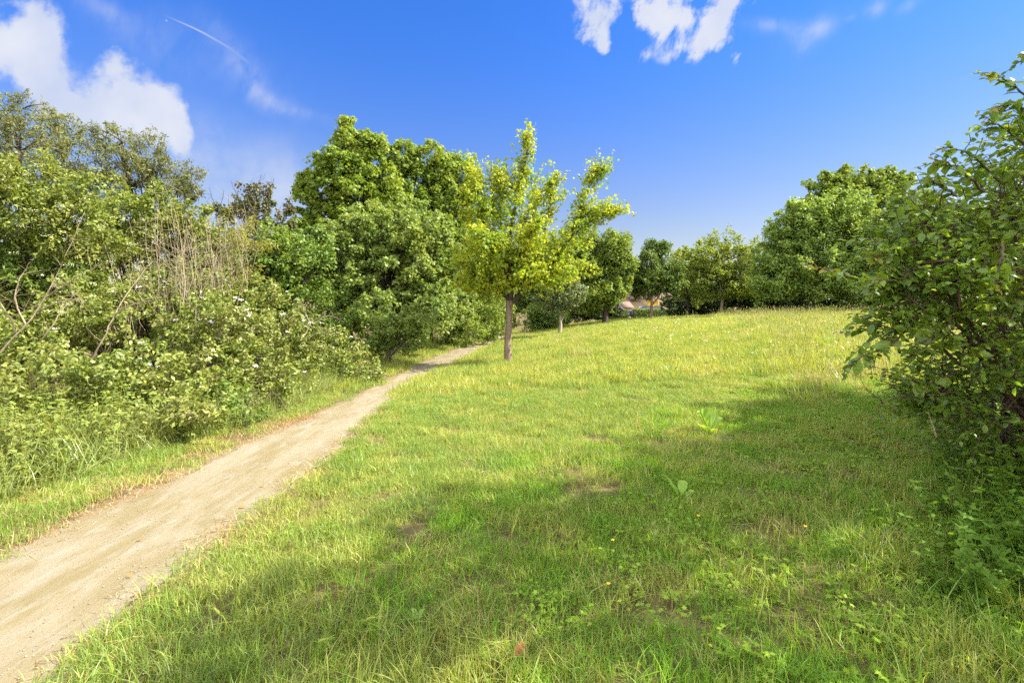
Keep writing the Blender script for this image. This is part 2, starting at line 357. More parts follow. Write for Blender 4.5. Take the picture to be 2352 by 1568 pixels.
bare = np.maximum(bare, np.clip(1.3-trail_d(X, Y)/.38, 0, 1)*.9)
at = ground.data.attributes.new('bare', 'FLOAT', 'POINT'); at.data.foreach_set('value', bare.ravel().astype(np.float32))
# path
ys = np.concatenate([np.arange(.6, 9, .03), np.arange(9, 20, .07), np.arange(20, 33.6, .2)]); ncol = 15
l, r_ = path_lr(ys)
def edge(y, s): return .055*fnoise(y, y*0, 2.2, s)+.03*fnoise(y, y*0, 9, s+1)+.014*fnoise(y, y*0, 40, s+2)
l = l+edge(ys, 11); r_ = r_+edge(ys, 21)*1.2
t = np.linspace(0, 1, ncol)[None]; PX = l[:, None]*(1-t)+r_[:, None]*t; PYY = np.repeat(ys[:, None], ncol, 1)
crown = .010+.006*fnoise(PX, PYY, 5, 5); PZ = terr(PX, PYY)+np.maximum(crown, .005)
i = np.arange(len(ys)-1)[:, None]*ncol+np.arange(ncol-1)[None]
MP = mat_path()
path = mk('path', np.stack([PX, PYY, PZ], -1).reshape(-1, 3), np.stack([i, i+1, i+ncol+1, i+ncol], -1).reshape(-1, 4), MP, smooth=True)
tag(path, 'pale sandy footpath running along the hedge', kind='structure')
# the worn trail surface
tv = []; tn = unit(np.stack([-np.gradient(TR[:, 1]), np.gradient(TR[:, 0])], -1))
for k, p in enumerate(TR):
    w_ = .13 if p[0] < .2 else .075; w_ *= 1+.5*float(fnoise(p[0], p[1], 3, 4)); w_ *= min(1, .2+k*.3, .1+(len(TR)-1-k)*.1)
    if .2 < p[0] < 2.2: w_ *= .25
    for s in (-1, -.3, .4, 1):
        q = p+tn[k]*s*w_; tv.append((q[0], q[1], tz(*q)+.012))
i = np.arange(len(TR)-1)[:, None]*4+np.arange(3)[None]
trail = mk('trail', tv, np.stack([i, i+1, i+5, i+4], -1).reshape(-1, 4), MP, smooth=True)
tag(trail, 'narrow worn trail crossing the grass beyond the young tree', kind='structure')

# ---------------------------------------------------------------- grass prototypes + scattering
def blades(n, rad, h0, h1, wd, lean=.6, seg=2, rng=RNG, clump=0):
    a = rng.uniform(0, 6.283, n); rr = rad*np.sqrt(rng.uniform(0, 1, n))
    bx, by = rr*np.cos(a), rr*np.sin(a)
    if clump:
        k = rng.integers(0, clump, n); ca = rng.uniform(-rad, rad, (clump, 2))*.8; bx = ca[k, 0]+rng.normal(size=n)*rad*.13; by = ca[k, 1]+rng.normal(size=n)*rad*.13
    d = rng.uniform(0, 6.283, n); h = rng.uniform(h0, h1, n); ln = np.abs(rng.normal(size=n))*lean; wdt = wd*rng.uniform(.6, 1.4, n)
    T = np.linspace(0, 1, seg+1); V = []; 
    px, py = np.cos(d), np.sin(d)
    tw = rng.uniform(-.8, .8, n); sxx, syy = -np.sin(d+tw), np.cos(d+tw)
    rows = []
    for k, t in enumerate(T):
        q = ln*t**1.8*h; z = h*t*(1-.35*np.clip(ln, 0, 1.6)*t)
        wv = wdt*(1-t)**.6 if t < 1 else 0*wdt
        cx, cy = bx+px*q, by+py*q
        if t < 1:
            rows.append(np.stack([cx-sxx*wv/2, cy-syy*wv/2, z], -1)); rows.append(np.stack([cx+sxx*wv/2, cy+syy*wv/2, z], -1))
        else: rows.append(np.stack([cx, cy, z], -1))
    V = np.stack(rows, 1); nv = V.shape[1]; off = np.arange(n)[:, None]*nv
    q = [off+np.array([[2*k, 2*k+1, 2*k+3, 2*k+2]]) for k in range(seg-1)]
    tri = off+np.array([[2*seg-2, 2*seg-1, 2*seg]])
    return V.reshape(-1, 3), [np.concatenate(q) if q else np.zeros((0, 4), int), tri]
def proto(coll, name, V, fs, mats):
    o = mk(name, V, fs, mats, link=False); coll.objects.link(o); return o
def newcoll(n): return bpy.data.collections.new(n)
C_lawn = newcoll('lawn_tufts')
for k in range(8):
    rng = np.random.default_rng(100+k)
    proto(C_lawn, 'lawn_%02d' % k, *blades(240, .19, .025, .07+.009*k, .0042, .85, 3, rng), M['grass'] if k < 4 else M['grass_deep'])
C_shade_tint = newcoll('lush_tufts')
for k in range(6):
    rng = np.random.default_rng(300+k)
    proto(C_shade_tint, 'lush_%02d' % k, *blades(240, .19, .025, .08+.012*k, .0044, .9, 3, rng), M['grass_lush'] if k < 4 else M['grass'])  # near tufts with the green of the shade put into the blade colour
C_far = newcoll('field_tufts')
for k in range(6):
    rng = np.random.default_rng(120+k)
    proto(C_far, 'field_%02d' % k, *blades(170, .30, .06, .15+.015*k, .009, .6, 2, rng), M['grass'] if k < 5 else M['grass_deep'])
C_mead = newcoll('meadow_tufts')
def seedheads(n, rad, h0, h1, rng, sz=.05):
    P = np.stack([rng.uniform(-rad, rad, n), rng.uniform(-rad, rad, n), np.zeros(n)], -1); parts = []
    for p in P:
        h = rng.uniform(h0, h1); d = rng.normal(size=2)*.12*h; pts = np.array([p, p+[d[0]*.3, d[1]*.3, h*.6], p+[d[0], d[1], h]])
        parts.append(tube(smooth_line(pts, 4), .0016, 3))
        parts.append(tube([pts[2]-[0, 0, sz*.1], pts[2]+[d[0]*.1, d[1]*.1, sz*.4], pts[2]+[d[0]*.3, d[1]*.3, sz]], [.003, .006, .001], 4))
    return parts
for k in range(6):
    rng = np.random.default_rng(140+k)
    proto(C_mead, 'meadow_%02d' % k, *merge([blades(120, .26, .14, .34, .008, .5, 3, rng)]+(seedheads(9, .25, .3, .5, rng) if k % 2 else [])), M['grass'] if k % 3 else M['seed'] if k == 3 else M['grass_deep'])
C_tall = newcoll('tall_tufts')
for k in range(6):
    rng = np.random.default_rng(160+k)
    proto(C_tall, 'tall_%02d' % k, *blades(40, .14, .12, .42, .008, .8, 5, rng), M['grass_tall'])
C_tuft = newcoll('clump_tufts')
for k in range(5):
    rng = np.random.default_rng(180+k)
    proto(C_tuft, 'clump_%02d' % k, *blades(38, .05, .10, .27, .005, .8, 4, rng), M['grass_deep'] if k % 2 else M['grass'])
C_dry = newcoll('dry_tufts')
for k in range(4):
    rng = np.random.default_rng(200+k)
    proto(C_dry, 'dry_%02d' % k, *blades(80, .2, .015, .06, .0045, 1.6, 2, rng), M['straw'])
C_herb = newcoll('herb_patches')
for k in range(4):
    rng = np.random.default_rng(220+k); n = 34
    P = np.stack([rng.normal(size=n)*.08, rng.normal(size=n)*.08, rng.uniform(.025, .075, n)], -1); N = rng.normal(size=(n, 3))*.35+[0, 0, 1]
    proto(C_herb, 'herb_%02d' % k, *leafgeo(P, N, .034+.006*(k % 2), 'maple', rng=rng, droop=0), M['clover'])
C_net = newcoll('nettle_sprigs')
for k in range(6):
    rng = np.random.default_rng(240+k); parts = []
    h = rng.uniform(.45, .8); d = rng.normal(size=2)*.12
    st_ = smooth_line([(0, 0, 0), (d[0]*.4, d[1]*.4, h*.5), (d[0], d[1], h)], 8); parts.append(tube(st_, np.linspace(.004, .0015, 8), 4))
    nn = 11; P = []; N = []; A = []
    for j in range(nn):
        t_ = (j+1.5)/(nn+1); c = st_[min(7, int(t_*8))]; a0 = j*1.571+rng.normal()*.3
        for s in (0, math.pi):
            P.append(c+rng.normal(size=3)*.006); A.append((math.cos(a0+s), math.sin(a0+s), .25-.5*rng.random())); N.append((math.cos(a0+s)*-.3+rng.normal()*.25, math.sin(a0+s)*-.3+rng.normal()*.25, 1))
    sz = np.repeat(np.linspace(.095, .045, nn), 2)
    parts.append(leafgeo(np.array(P), np.array(N), sz, 'nettle', A=np.array(A), rng=rng))
    proto(C_net, 'nettle_%02d' % k, *merge(parts), M['nettle'])
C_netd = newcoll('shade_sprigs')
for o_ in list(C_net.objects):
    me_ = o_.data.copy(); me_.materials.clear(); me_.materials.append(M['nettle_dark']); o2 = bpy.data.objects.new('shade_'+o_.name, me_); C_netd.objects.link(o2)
def scatter(name, xy, coll, scl=1.0, sj=.3, tilt=.12, dz=-.005, label='', rng=RNG):
    n = len(xy); z = terr(xy[:, 0], xy[:, 1])+dz
    me = bpy.data.meshes.new(name); me.vertices.add(n); me.vertices.foreach_set('co', np.stack([xy[:, 0], xy[:, 1], z], -1).astype(np.float32).ravel())
    rot = np.stack([rng.normal(size=n)*tilt, rng.normal(size=n)*tilt, rng.uniform(0, 6.283, n)], -1)
    a = me.attributes.new('rot', 'FLOAT_VECTOR', 'POINT'); a.data.foreach_set('vector', rot.astype(np.float32).ravel())
    a = me.attributes.new('scl', 'FLOAT', 'POINT'); a.data.foreach_set('value', (scl*rng.uniform(1-sj, 1+sj, n)).astype(np.float32))
    a = me.attributes.new('idx', 'INT', 'POINT'); a.data.foreach_set('value', rng.integers(0, len(coll.objects), n).astype(np.int32))
    o = bpy.data.objects.new(name, me); sc.collection.objects.link(o)
    ng = bpy.data.node_groups.new(name, 'GeometryNodeTree'); ng.interface.new_socket('Geometry', in_out='INPUT', socket_type='NodeSocketGeometry'); ng.interface.new_socket('Geometry', in_out='OUTPUT', socket_type='NodeSocketGeometry')
    N = ng.nodes; L = ng.links; gi = N.new('NodeGroupInput'); go = N.new('NodeGroupOutput'); ip = N.new('GeometryNodeInstanceOnPoints')
    ci = N.new('GeometryNodeCollectionInfo'); ci.inputs[0].default_value = coll; ci.inputs[1].default_value = True; ci.inputs[2].default_value = True
    def attr(nm, ty):
        q = N.new('GeometryNodeInputNamedAttribute'); q.data_type = ty; q.inputs[0].default_value = nm; return q.outputs[0]
    L.new(gi.outputs[0], ip.inputs['Points']); L.new(ci.outputs[0], ip.inputs['Instance']); ip.inputs['Pick Instance'].default_value = True
    L.new(attr('idx', 'INT'), ip.inputs['Instance Index']); e = N.new('FunctionNodeEulerToRotation'); L.new(attr('rot', 'FLOAT_VECTOR'), e.inputs[0]); L.new(e.outputs[0], ip.inputs['Rotation'])
    L.new(attr('scl', 'FLOAT'), ip.inputs['Scale']); L.new(ip.outputs[0], go.inputs[0])
    md = o.modifiers.new('scatter', 'NODES'); md.node_group = ng
    tag(o, label, 'grass', kind='stuff'); return o
def area_pts(y0, y1, dens, margin=.8, rng=RNG, xr=None):
    k0, k1 = 1.09*y0+margin, 1.09*y1+margin; A = (k0+k1)*(y1-y0); n = int(A*dens*1.15)
    y = rng.uniform(y0, y1, n*2); x = rng.uniform(-k1, k1, n*2); ok = np.abs(x) < 1.09*y+margin
    p = np.stack([x, y], -1)[ok][:n]; return p
def pd(p):
    l, r = path_lr(p[:, 1]); return np.maximum(l-p[:, 0], p[:, 0]-r)+np.where(p[:, 1] > 33.4, 9, 0)
def keep_lawn(p, rng=RNG, m=.03):
    d = pd(p); left = p[:, 0] < -2.7
    wv = np.where(left, .62, .13)*(1+.8*fnoise(p[:, 0], p[:, 1], 2.0, 3))
    pr = np.clip((d-m)/np.maximum(wv, .03), 0, 1)**1.3
    ok = (rng.random(len(p)) < pr) & (p[:, 0] > hedge_x(p[:, 1])-.5)
    td = trail_d(p[:, 0], p[:, 1]); ok &= rng.random(len(p)) < np.clip((td-.16)/.30, 0.02, 1)
    bn = fnoise(p[:, 0], p[:, 1], 3.3, 8)+.6*fnoise(p[:, 0], p[:, 1], 9, 9)
    return p[ok]
p = keep_lawn(area_pts(1.5, 9, 48)); dk = p[:, 0]+.55*fnoise(p[:, 0], p[:, 1], 1.3, 60) > (-.9+.55*np.clip(p[:, 1]-3, 0, 9)**1.4*.9)  # dk roughly follows the foreground shadow; shade-coloured tufts go there
scatter('lush_grass', p[dk & (RNG.random(len(p)) < .85)], C_shade_tint, 1.0, .3, label='lush greener grass of the shaded foreground')
p = p[~dk]; scatter('lawn_grass', p, C_lawn, 1.0, .3, label='short lush lawn grass covering the near field')
p = np.concatenate([area_pts(9, 18, 19), area_pts(18, 36, 11, .5)]); p = keep_lawn(p); p = p[(p[:, 0] < 40)]
scatter('field_grass', p, C_far, 1.0, .3, label='sunlit yellow green grass over the middle of the field')
p = area_pts(7, 36, 5.0); p = p[(p[:, 0] > 1.2+.40*p[:, 1]+1.0*fnoise(p[:, 0], p[:, 1], 1.2, 30)) & (trail_d(p[:, 0], p[:, 1]) > .5)]
q = area_pts(12, 30, .8); q = keep_lawn(q); q = q[fnoise(q[:, 0], q[:, 1], 1.3, 31) > .2]
scatter('meadow_grass', np.concatenate([p, q]), C_mead, 1.0, .4, label='taller seeding meadow grass on the rise at the right')
p = area_pts(5.5, 16, 3.0); p = p[(p[:, 0] > .5+.12*p[:, 1]) & (fnoise(p[:, 0], p[:, 1], 2.6, 70)+.5*fnoise(p[:, 0], p[:, 1], 7, 71) > .75)]
scatter('weed_clumps', p, C_net, .38, .4, .3, label='low leafy weed clumps in the sunny meadow')
p = area_pts(1.5, 11, 2.4); p = keep_lawn(p, m=.1); g_ = fnoise(p[:, 0], p[:, 1], 1.8, 40); p = p[(g_ > -.1) | (p[:, 0] > 1.5+.4*p[:, 1])]
scatter('grass_clumps', p, C_tuft, .85, .4, label='longer grass clumps standing out of the lawn')
p = area_pts(1.5, 6, 9, .3); p = p[(p[:, 0] > .72*p[:, 1]-.3*fnoise(p[:, 0], p[:, 1], 2, 45))]
scatter('long_shade_grass', p, C_tuft, .9, .4, label='long shaded grass at the foot of the near bush')
p = area_pts(1.5, 8, 42); d = pd(p); p = p[((d > .0) & (d < np.where(p[:, 0] < -2.7, .8, .3)) & (p[:, 0] > -4.4)) | (RNG.random(len(p)) < .04)]; p = p[pd(p) > 0]
p2 = area_pts(8, 30, 3); d = pd(p2); p2 = p2[(d > .0) & (d < .5) & (p2[:, 0] < -.5)]
scatter('dry_grass', np.concatenate([p, p2]), C_dry, 1.0, .3, label='dry straw coloured grass on the path edges')
p = area_pts(1.5, 8, 22); p = p[(pd(p) > .35) & (p[:, 0] > -2.2) & (fnoise(p[:, 0], p[:, 1], 1.6, 50)+.35*p[:, 0]-.25*(p[:, 1]-3) > .15)]
scatter('ground_herbs', p, C_herb, .72, .35, label='low clover and cranesbill leaves among the lawn')
# left verge: tall grass and nettles in front of the hedge
def verge(n, y0, y1, x0, x1, rng=RNG):
    y = rng.uniform(y0, y1, n); x = hedge_x(y)-rng.uniform(x0, x1, n)**1.0; return np.stack([x, y], -1)
scatter('verge_grass', np.concatenate([verge(1500, 2.2, 7.5, -.1, 3.0), verge(350, 7.5, 13, -.1, .8), verge(350, 13, 30, -.3, .6)]), C_tall, 1.0, .35, .25, label='tall arching grass at the foot of the left hedge')
scatter('nettles', np.concatenate([verge(1900, 2.6, 7.5, .0, 3.2), verge(260, 7, 13, .0, .9), verge(300, 13, 30, -.15, .8)]), C_net, .85, .35, .28, label='nettles and leafy herbs filling the left verge')
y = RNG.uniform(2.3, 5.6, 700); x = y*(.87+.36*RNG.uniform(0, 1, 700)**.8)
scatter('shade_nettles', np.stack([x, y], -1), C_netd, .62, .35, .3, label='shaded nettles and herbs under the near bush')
y = RNG.uniform(17, 34, 260); x = RNG.uniform(.55, .95, 260)*y
scatter('far_weeds', np.stack([x, y], -1)[::3], C_net, .8, .3, .2, label='weeds standing above the far grass at the right')

# ---------------------------------------------------------------- trees
DM = 1.25
def clumps(lobes, n_per_m2, rng, shell=.28):
    n_per_m2 *= DM
    C = []
    for c, r in lobes:
        r = np.asarray(r, float); area = 4*math.pi*((r[0]*r[1])**1.6/3+(r[0]*r[2])**1.6/3+(r[1]*r[2])**1.6/3)**(1/1.6)
        n = max(3, int(area*n_per_m2)); d = rdir(n, rng); k = 1-shell*np.abs(rng.normal(size=n))
        ph = rng.uniform(0, 6.28, 3); k = k*(1+.13*np.sin(d[:, 0]*5+ph[0])*np.sin(d[:, 2]*6+ph[1])+.08*np.sin(d[:, 1]*9+d[:, 2]*8+ph[2]))
        k = np.where(rng.random(n) < .10, k*rng.uniform(1.05, 1.22, n), k)
        C.append(np.asarray(c)+d*r*np.clip(k, .1, 1.3)[:, None])
    return np.concatenate(C)
def foliage(C, cr, n_leaf, size, tmpl, rng, up=.35, out=.8, sq=.75, centre=None, lj=.55, spray=1.0):
    """sprays of leaves: every clump runs out along a shoot that points away from the crown"""
    n_leaf = int(n_leaf*1.5); size = size*1.12
    n = len(C)*n_leaf; idx = np.repeat(np.arange(len(C)), n_leaf); d = rdir(n, rng)
    ax = unit(unit(C-C.mean(0))*[1, 1, .7]*.8+np.array([0, 0, .55])+rng.normal(size=C.shape)*.45)
    t = rng.uniform(-.7, 1.25, n); k = cr*rng.uniform(.5, 1.5, len(C))
    rad = k[idx]*(rng.uniform(0, 1, n)**.5)*.72*np.clip(1.15-.6*t, .25, 1.4)
    P = C[idx]+ax[idx]*(t*k[idx]*1.25*spray)[:, None]+d*rad[:, None]*np.array([1, 1, sq])
    N = d*out*.7+np.array([0, 0, up])+rng.normal(size=(n, 3))*lj
    return leafgeo(P, N, size, tmpl, rng=rng)
def tree(name, label, base, lobes, leaf, bark='bark', cr=.38, dens=1.6, nl=60, size=.11, tmpl='diamond', tr=.16, seed=0, cat='tree', group=None,
         stems=1, up=.35, extra=None, zmin=.05, limb=True, leafname='crown', trunkname='trunk', fork=.35, shell=.28, lj=.55, spray=.75):
    rng = np.random.default_rng(1000+seed); base = np.array([base[0], base[1], tz(base[0], base[1])-.05])
    T = thing(name, base, label, cat, group)
    lob = [(np.asarray(c, float), (np.ones(3)*r if np.isscalar(r) else np.asarray(r, float))) for c, r in lobes]
    C = clumps(lob, dens, rng, shell); C = C[C[:, 2] > terr(C[:, 0], C[:, 1])+zmin]
    if extra is not None: C = np.concatenate([C, extra])
    V, fs = foliage(C, cr, nl, size, tmpl, rng, up, lj=lj, spray=spray)
    mk(leafname, V-base, fs, M[leaf], T)
    parts = []; top = max(lob, key=lambda q: q[0][2]+q[1][2]*.3)[0]; mean = np.mean([c for c, _ in lob], 0); zlo = min(c[2]-r[2]*.6 for c, r in lob)
    for s in range(stems):
        b0 = base+(rng.normal(size=3)*[.25, .25, 0] if stems > 1 else 0)
        fk = b0+(np.array([mean[0], mean[1], 0])-[b0[0], b0[1], 0])*.3; fk[2] = base[2]+max((top[2]-base[2])*fork, .4)
        ln = smooth_line([b0, (b0+fk)/2+rng.normal(size=3)*.04, fk, (fk+top)/2+rng.normal(size=3)*.1, top], 14)
        rr = tr*np.linspace(1, .12, 14)/math.sqrt(stems); rr[0] *= 1.5; rr[1] *= 1.1
        parts.append(tube(ln, rr, 10))
        if limb:
            for c, r in lob[s::stems]:
                a = ln[rng.integers(4, 8)]; L_ = smooth_line([a, a*.45+c*.55+[0, 0, -.1*r[2]], c+rng.normal(size=3)*.2], 8, .03)
                parts.append(tube(L_, tr*np.linspace(.5, .1, 8)/math.sqrt(stems), 6))
                for q in range(7):
                    e = c+rdir(1, rng)[0]*r*.9; s0 = L_[rng.integers(3, 8)]
                    parts.append(tube(smooth_line([s0, (s0+e)/2+rng.normal(size=3)*.08, e], 6), tr*np.linspace(.16, .03, 6), 5))
    V, fs = merge(parts); mk(trunkname, V-base, fs, M[bark], T, smooth=True)
    return T
def L(Y, *rows):   # lobes: bearing, height and radius as measured on the photo, distance Y (+ optional nearer/farther offset)
    o = []
    for r in rows:
        yy = Y+(r[4] if len(r) > 4 else 0); rx = r[2]/F*yy; rz = (r[3] if len(r) > 3 and r[3] else r[2])/F*yy
        o.append((W(r[0], r[1], yy), (rx, min(rx, rz)*1.05, rz)))
    return o
def bx(dx, Y): return ((dx-CX)/F*Y, Y)

# big maples in the middle
tree('maple_tree', 'tallest dense dark maple with a pointed top left of the young yellow tree', bx(800, 21), L(21, (795,300,22,26), (810,335,48,36), (790,395,75,55), (850,350,40,40), (745,440,62,45), (850,450,90,70), (760,540,85,70), (860,570,100,80), (730,640,60,60), (830,690,100,70), (700,420,25,20)),
     'maple', 'barkdark', .34, 3.2, 62, .13, 'maple', .25, 1, spray=.35)
tree('maple_tree', 'broad round topped maple directly behind the young yellow tree', bx(980, 22.5), L(22.5, (920,370,50,42), (985,375,50,42), (1035,395,48,40), (960,450,90,70), (1050,470,60,60), (900,520,80,80), (1010,560,95,85), (1085,590,60,80), (1000,680,90,60), (1075,400,25,25)),
     'maple', 'barkdark', .34, 3.1, 62, .13, 'maple', .25, 2, spray=.35)
tree('sycamore_tree', 'grey green bushy sycamore in front of the two big maples', bx(880, 17.5), L(17.5, (880,520,95,50), (800,570,85,60), (960,560,85,65), (870,640,120,80), (760,680,75,70), (980,660,80,80), (900,740,90,50), (1010,590,60,60), (1050,690,50,70,1.5), (760,560,60,60,1.5), (830,520,60,45,1.5), (940,500,60,45,1.5), (720,620,50,60,1)),
     'maple_low', 'barkdark', .27, 3.8, 60, .105, 'maple', .2, 3, spray=.4)
tree('sycamore_tree', 'low sycamore bush touching the ground beside the path bend', bx(905, 14.2), L(14.2, (905,765,50,50), (960,740,45,50), (1000,720,45,50,2), (870,720,50,45,1)), 'maple_low', 'barkdark', .22, 4, 60, .085, 'maple', .08, 4, cat='bush', stems=3)
tree('hawthorn_bush', 'yellow green hawthorn behind the path left of the young tree trunk', bx(1070, 21), L(21, (1060,720,45,50), (1110,700,45,50,1.5), (1040,670,40,50,1), (1140,720,28,40,4), (1060,765,50,30), (1110,755,40,30,1.5)), 'bright', 'barkdark', .25, 4.5, 55, .09, 'diamond', .03, 5, cat='bush', stems=3)
tree('hawthorn_bush', 'small pale hawthorn at the far end of the hedge by the path', bx(1150, 27), L(27, (1150,700,30,45), (1120,690,35,50,1), (1145,740,35,25)), 'yellowish', 'barkdark', .28, 4, 50, .10, 'diamond', .03, 6, cat='bush', stems=2)
# left background
tree('willow_tree', 'tall feathery willow at the far left below the cloud', bx(60, 18), L(18, (30,260,90,55), (110,310,90,60), (-60,330,130,100), (190,370,85,65), (60,400,140,80), (220,440,80,60), (-150,300,120,120)),
     'willow', 'barkdark', .34, 1.5, 60, .13, 'willow', .2, 7, lj=.9)
tree('willow_tree', 'rounder feathery willow between the tall willow and the brownish tree', bx(350, 19), L(19, (270,325,40,38), (330,360,70,55), (390,410,65,50), (340,430,95,60), (430,440,35,40), (280,390,50,50)),
     'willow', 'barkdark', .32, 1.7, 60, .125, 'willow', .2, 8, lj=.9)
tree('plum_tree', 'brownish leaved small tree between the willows and the maples', bx(590, 16), L(16, (590,450,48,36), (560,490,55,45), (630,500,42,42), (600,540,75,50), (520,470,25,30), (655,480,14,14)),
     'dark', 'barkdark', .22, 2.2, 45, .10, 'oval', .12, 9)
tree('elder_bush', 'tall elder with cream flower heads at the left edge of the photo', bx(80, 8.6), L(8.6, (60,410,110,50), (-60,440,120,90), (160,450,95,50), (60,500,150,80), (-40,600,150,100), (190,540,110,70), (110,620,120,90,.5), (-100,700,160,120)),
     'elder', 'barkdark', .18, 7.5, 44, .06, 'nettle', .09, 10, cat='bush', stems=4)
tree('elder_bush', 'lower yellowish elder right of the flowering elder under the round willow', bx(300, 10.5), L(10.5, (270,470,80,40), (350,470,70,40), (330,540,110,70), (230,560,100,80), (420,500,60,40), (440,570,80,60)),
     'elder', 'barkdark', .2, 5.5, 44, .07, 'nettle', .09, 11, cat='bush', stems=4)
tree('broom_bush', 'upright yellow olive bush behind the dry pale stalks', bx(500, 11), L(11, (500,560,70,70), (560,570,45,60), (430,580,75,70), (500,650,100,60)), 'olive', 'barkdark', .2, 4.5, 50, .085, 'willow', .06, 12, cat='bush', stems=3, up=.8)
tree('hazel_bush', 'fresh green bush in front of the dark maple left of the bare stalks', bx(640, 13), L(13, (620,560,55,40), (650,590,60,50), (600,620,60,50), (680,630,50,50), (640,680,70,50), (720,590,40,30)), 'green', 'barkdark', .24, 3.6, 55, .095, 'oval', .08, 13, cat='bush', stems=3)
tree('hazel_bush', 'dark green bush in the gap below the brownish tree', bx(690, 17), L(17, (690,560,50,50), (560,590,70,60), (620,640,90,60)), 'deep', 'barkdark', .3, 2.2, 55, .12, 'oval', .08, 14, cat='bush', stems=2)

for k, (a_, c_, lab) in enumerate([(-120, 640, 'shaded hawthorn thicket filling the far left under the elder'), (90, 650, 'shaded hawthorn thicket behind the dead leaning branch'), (270, 650, 'shaded hawthorn thicket behind the leftmost dry stalks'), (440, 660, 'shaded hawthorn thicket behind the tallest dry stalks'), (600, 690, 'shaded hawthorn thicket below the fresh green bush'), (730, 745, 'dark hawthorn thicket at the foot of the grey green sycamore')]):
    Yb = 11.2+k*.5; tree('hawthorn_bush', lab, bx(a_, Yb), L(Yb, (a_, c_-20, 95, 70), (a_-50, c_+60, 90, 60), (a_+50, c_+60, 90, 60), (a_-30, c_+125, 80, 55,-.4), (a_+50, c_+125, 80, 55,-.4)), 'green', 'barkdark', .2, 4.2, 44, .075, 'diamond', .05, 500+k, cat='bush', stems=4, group='shaded thickets inside the left hedge')
# brambles: mounds with white flowers
def flowers(T, C, rng, n, size, mat):
    for c in C[rng.integers(0, len(C), n)]:
        k = 12; d = rdir(k, rng); d[:, 2] = np.abs(d[:, 2])*.5; sz = size*rng.uniform(.45, .95)
        V, fs = leafgeo(c+d*sz, np.array([.2, -.5, .8])+rng.normal(size=(k, 3))*.45, sz*1.0, 'diamond', rng=rng, wid=1.5, droop=0); mk('flower', V-np.array(T.location), fs, mat, T)
def bramble(label, dx, dy, rx, rz, Y, seed, nf=8, leaf='bramble', name='bramble_bush', fl='flower', fs_=.035, dens=7):
    rows = [(dx, dy, rx*.75, rz*.8), (dx-rx*.5, dy+rz*.25, rx*.55, rz*.6, .2), (dx+rx*.5, dy+rz*.2, rx*.55, rz*.6, .1), (dx, dy+rz*.5, rx*.8, rz*.6, -.3), (dx-rx*.3, dy+rz*.95, rx*.7, rz*.5, -.1), (dx+rx*.35, dy+rz*.9, rx*.6, rz*.5, -.1)]
    lb = L(Y, *rows); T = tree(name, label, bx(dx, Y+.3), lb, leaf, 'twig', .13, dens, 34, .058, 'oval', .02, seed, cat='bush', stems=4, limb=True, leafname='foliage', trunkname='stems', fork=.2, shell=.22, group='bramble bushes along the left hedge', zmin=.02)
    rng = np.random.default_rng(seed); C = clumps([(a, np.array(r)*1.05) for a, r in lb], 3, rng, .03); C = C[(C[:, 2] > lb[0][0][2]-.1) & (C[:, 1] < Y+.3)]
    if len(C): flowers(T, C, rng, nf, fs_, M[fl])
    return T
bramble('bramble mound with white flowers below the dry stalks', 500, 730, 130, 75, 8.4, 31, 16)
bramble('bramble mound with pale flowers under the dead leaning branch', 200, 690, 130, 80, 8.2, 32, 9)
bramble('bramble mound at the left edge beneath the elder', 20, 740, 140, 80, 7.4, 33, 6)
bramble('bramble mound in front of the green bush below the maples', 660, 760, 110, 60, 9.6, 34, 12)
bramble('lower bramble mound beside the path with a dark hollow under it', 585, 840, 110, 60, 7.8, 35, 3)
bramble('big leaved bramble mound in the middle of the left hedge', 380, 830, 120, 65, 6.9, 36, 4)
bramble('bramble mound just behind the tall grass at the lower left', 180, 840, 120, 60, 6.3, 37, 3)
bramble('bramble mound ending the hedge near the sycamore bush', 775, 810, 80, 55, 11, 38, 4)
bramble('small bramble mound tucked between path edge and sycamore bush', 830, 850, 55, 35, 10.6, 39, 1)
bramble('upper bramble thicket behind the mounds below the olive bush', 420, 650, 150, 60, 9.8, 40, 12)
bramble('upper bramble thicket in front of the green bush', 580, 680, 90, 50, 10.6, 41, 9)
bramble('shaded bramble thicket under the tall elder', 100, 600, 130, 80, 8.8, 42, 5, leaf='green')
bramble('low leafy bramble patch on the verge beside the path', 545, 915, 80, 34, 6.9, 43, 0, leaf='green')
bramble('cow parsley and bramble tangle near the left frame edge', -60, 860, 120, 60, 5.6, 44, 2)
bramble('low bramble patch between the verge grass and the dark hollow', 425, 930, 90, 34, 5.9, 45, 0)
# elder blossom heads
for nm, (ym, xs) in {'x': (8.3, [(40,350),(90,380),(150,400),(20,430),(70,480),(140,470),(200,455),(50,520),(110,540),(230,520),(160,610),(30,580),(250,600),(210,680),(10,400),(180,500),(300,560),(280,500),(215,650),(330,600),(20,380),(60,400)])}.items():
    T = thing('elder_blossom', W(100, 420, ym)*[1, 1, 0], 'cream elder flower heads scattered over the tall elder', 'flowers'); T['kind'] = 'stuff'
    rng = np.random.default_rng(5); parts = []
    for (dx, dy) in xs:
        c = W(dx, dy, ym-.9+rng.uniform(-.3, .3)); n = 34; P = c+rng.normal(size=(n, 3))*[.045, .045, .014]
        parts.append(leafgeo(P, rng.normal(size=(n, 3))*.5+[0, -.4, 1],      .014, 'diamond', rng=rng, wid=1.6))
    V, fs = merge(parts); o = mk('elder_blossom', V, fs, M['cream']); bpy.data.objects.remove(T); tag(o, 'cream elder flower heads scattered over the tall elder', 'flowers', kind='stuff')
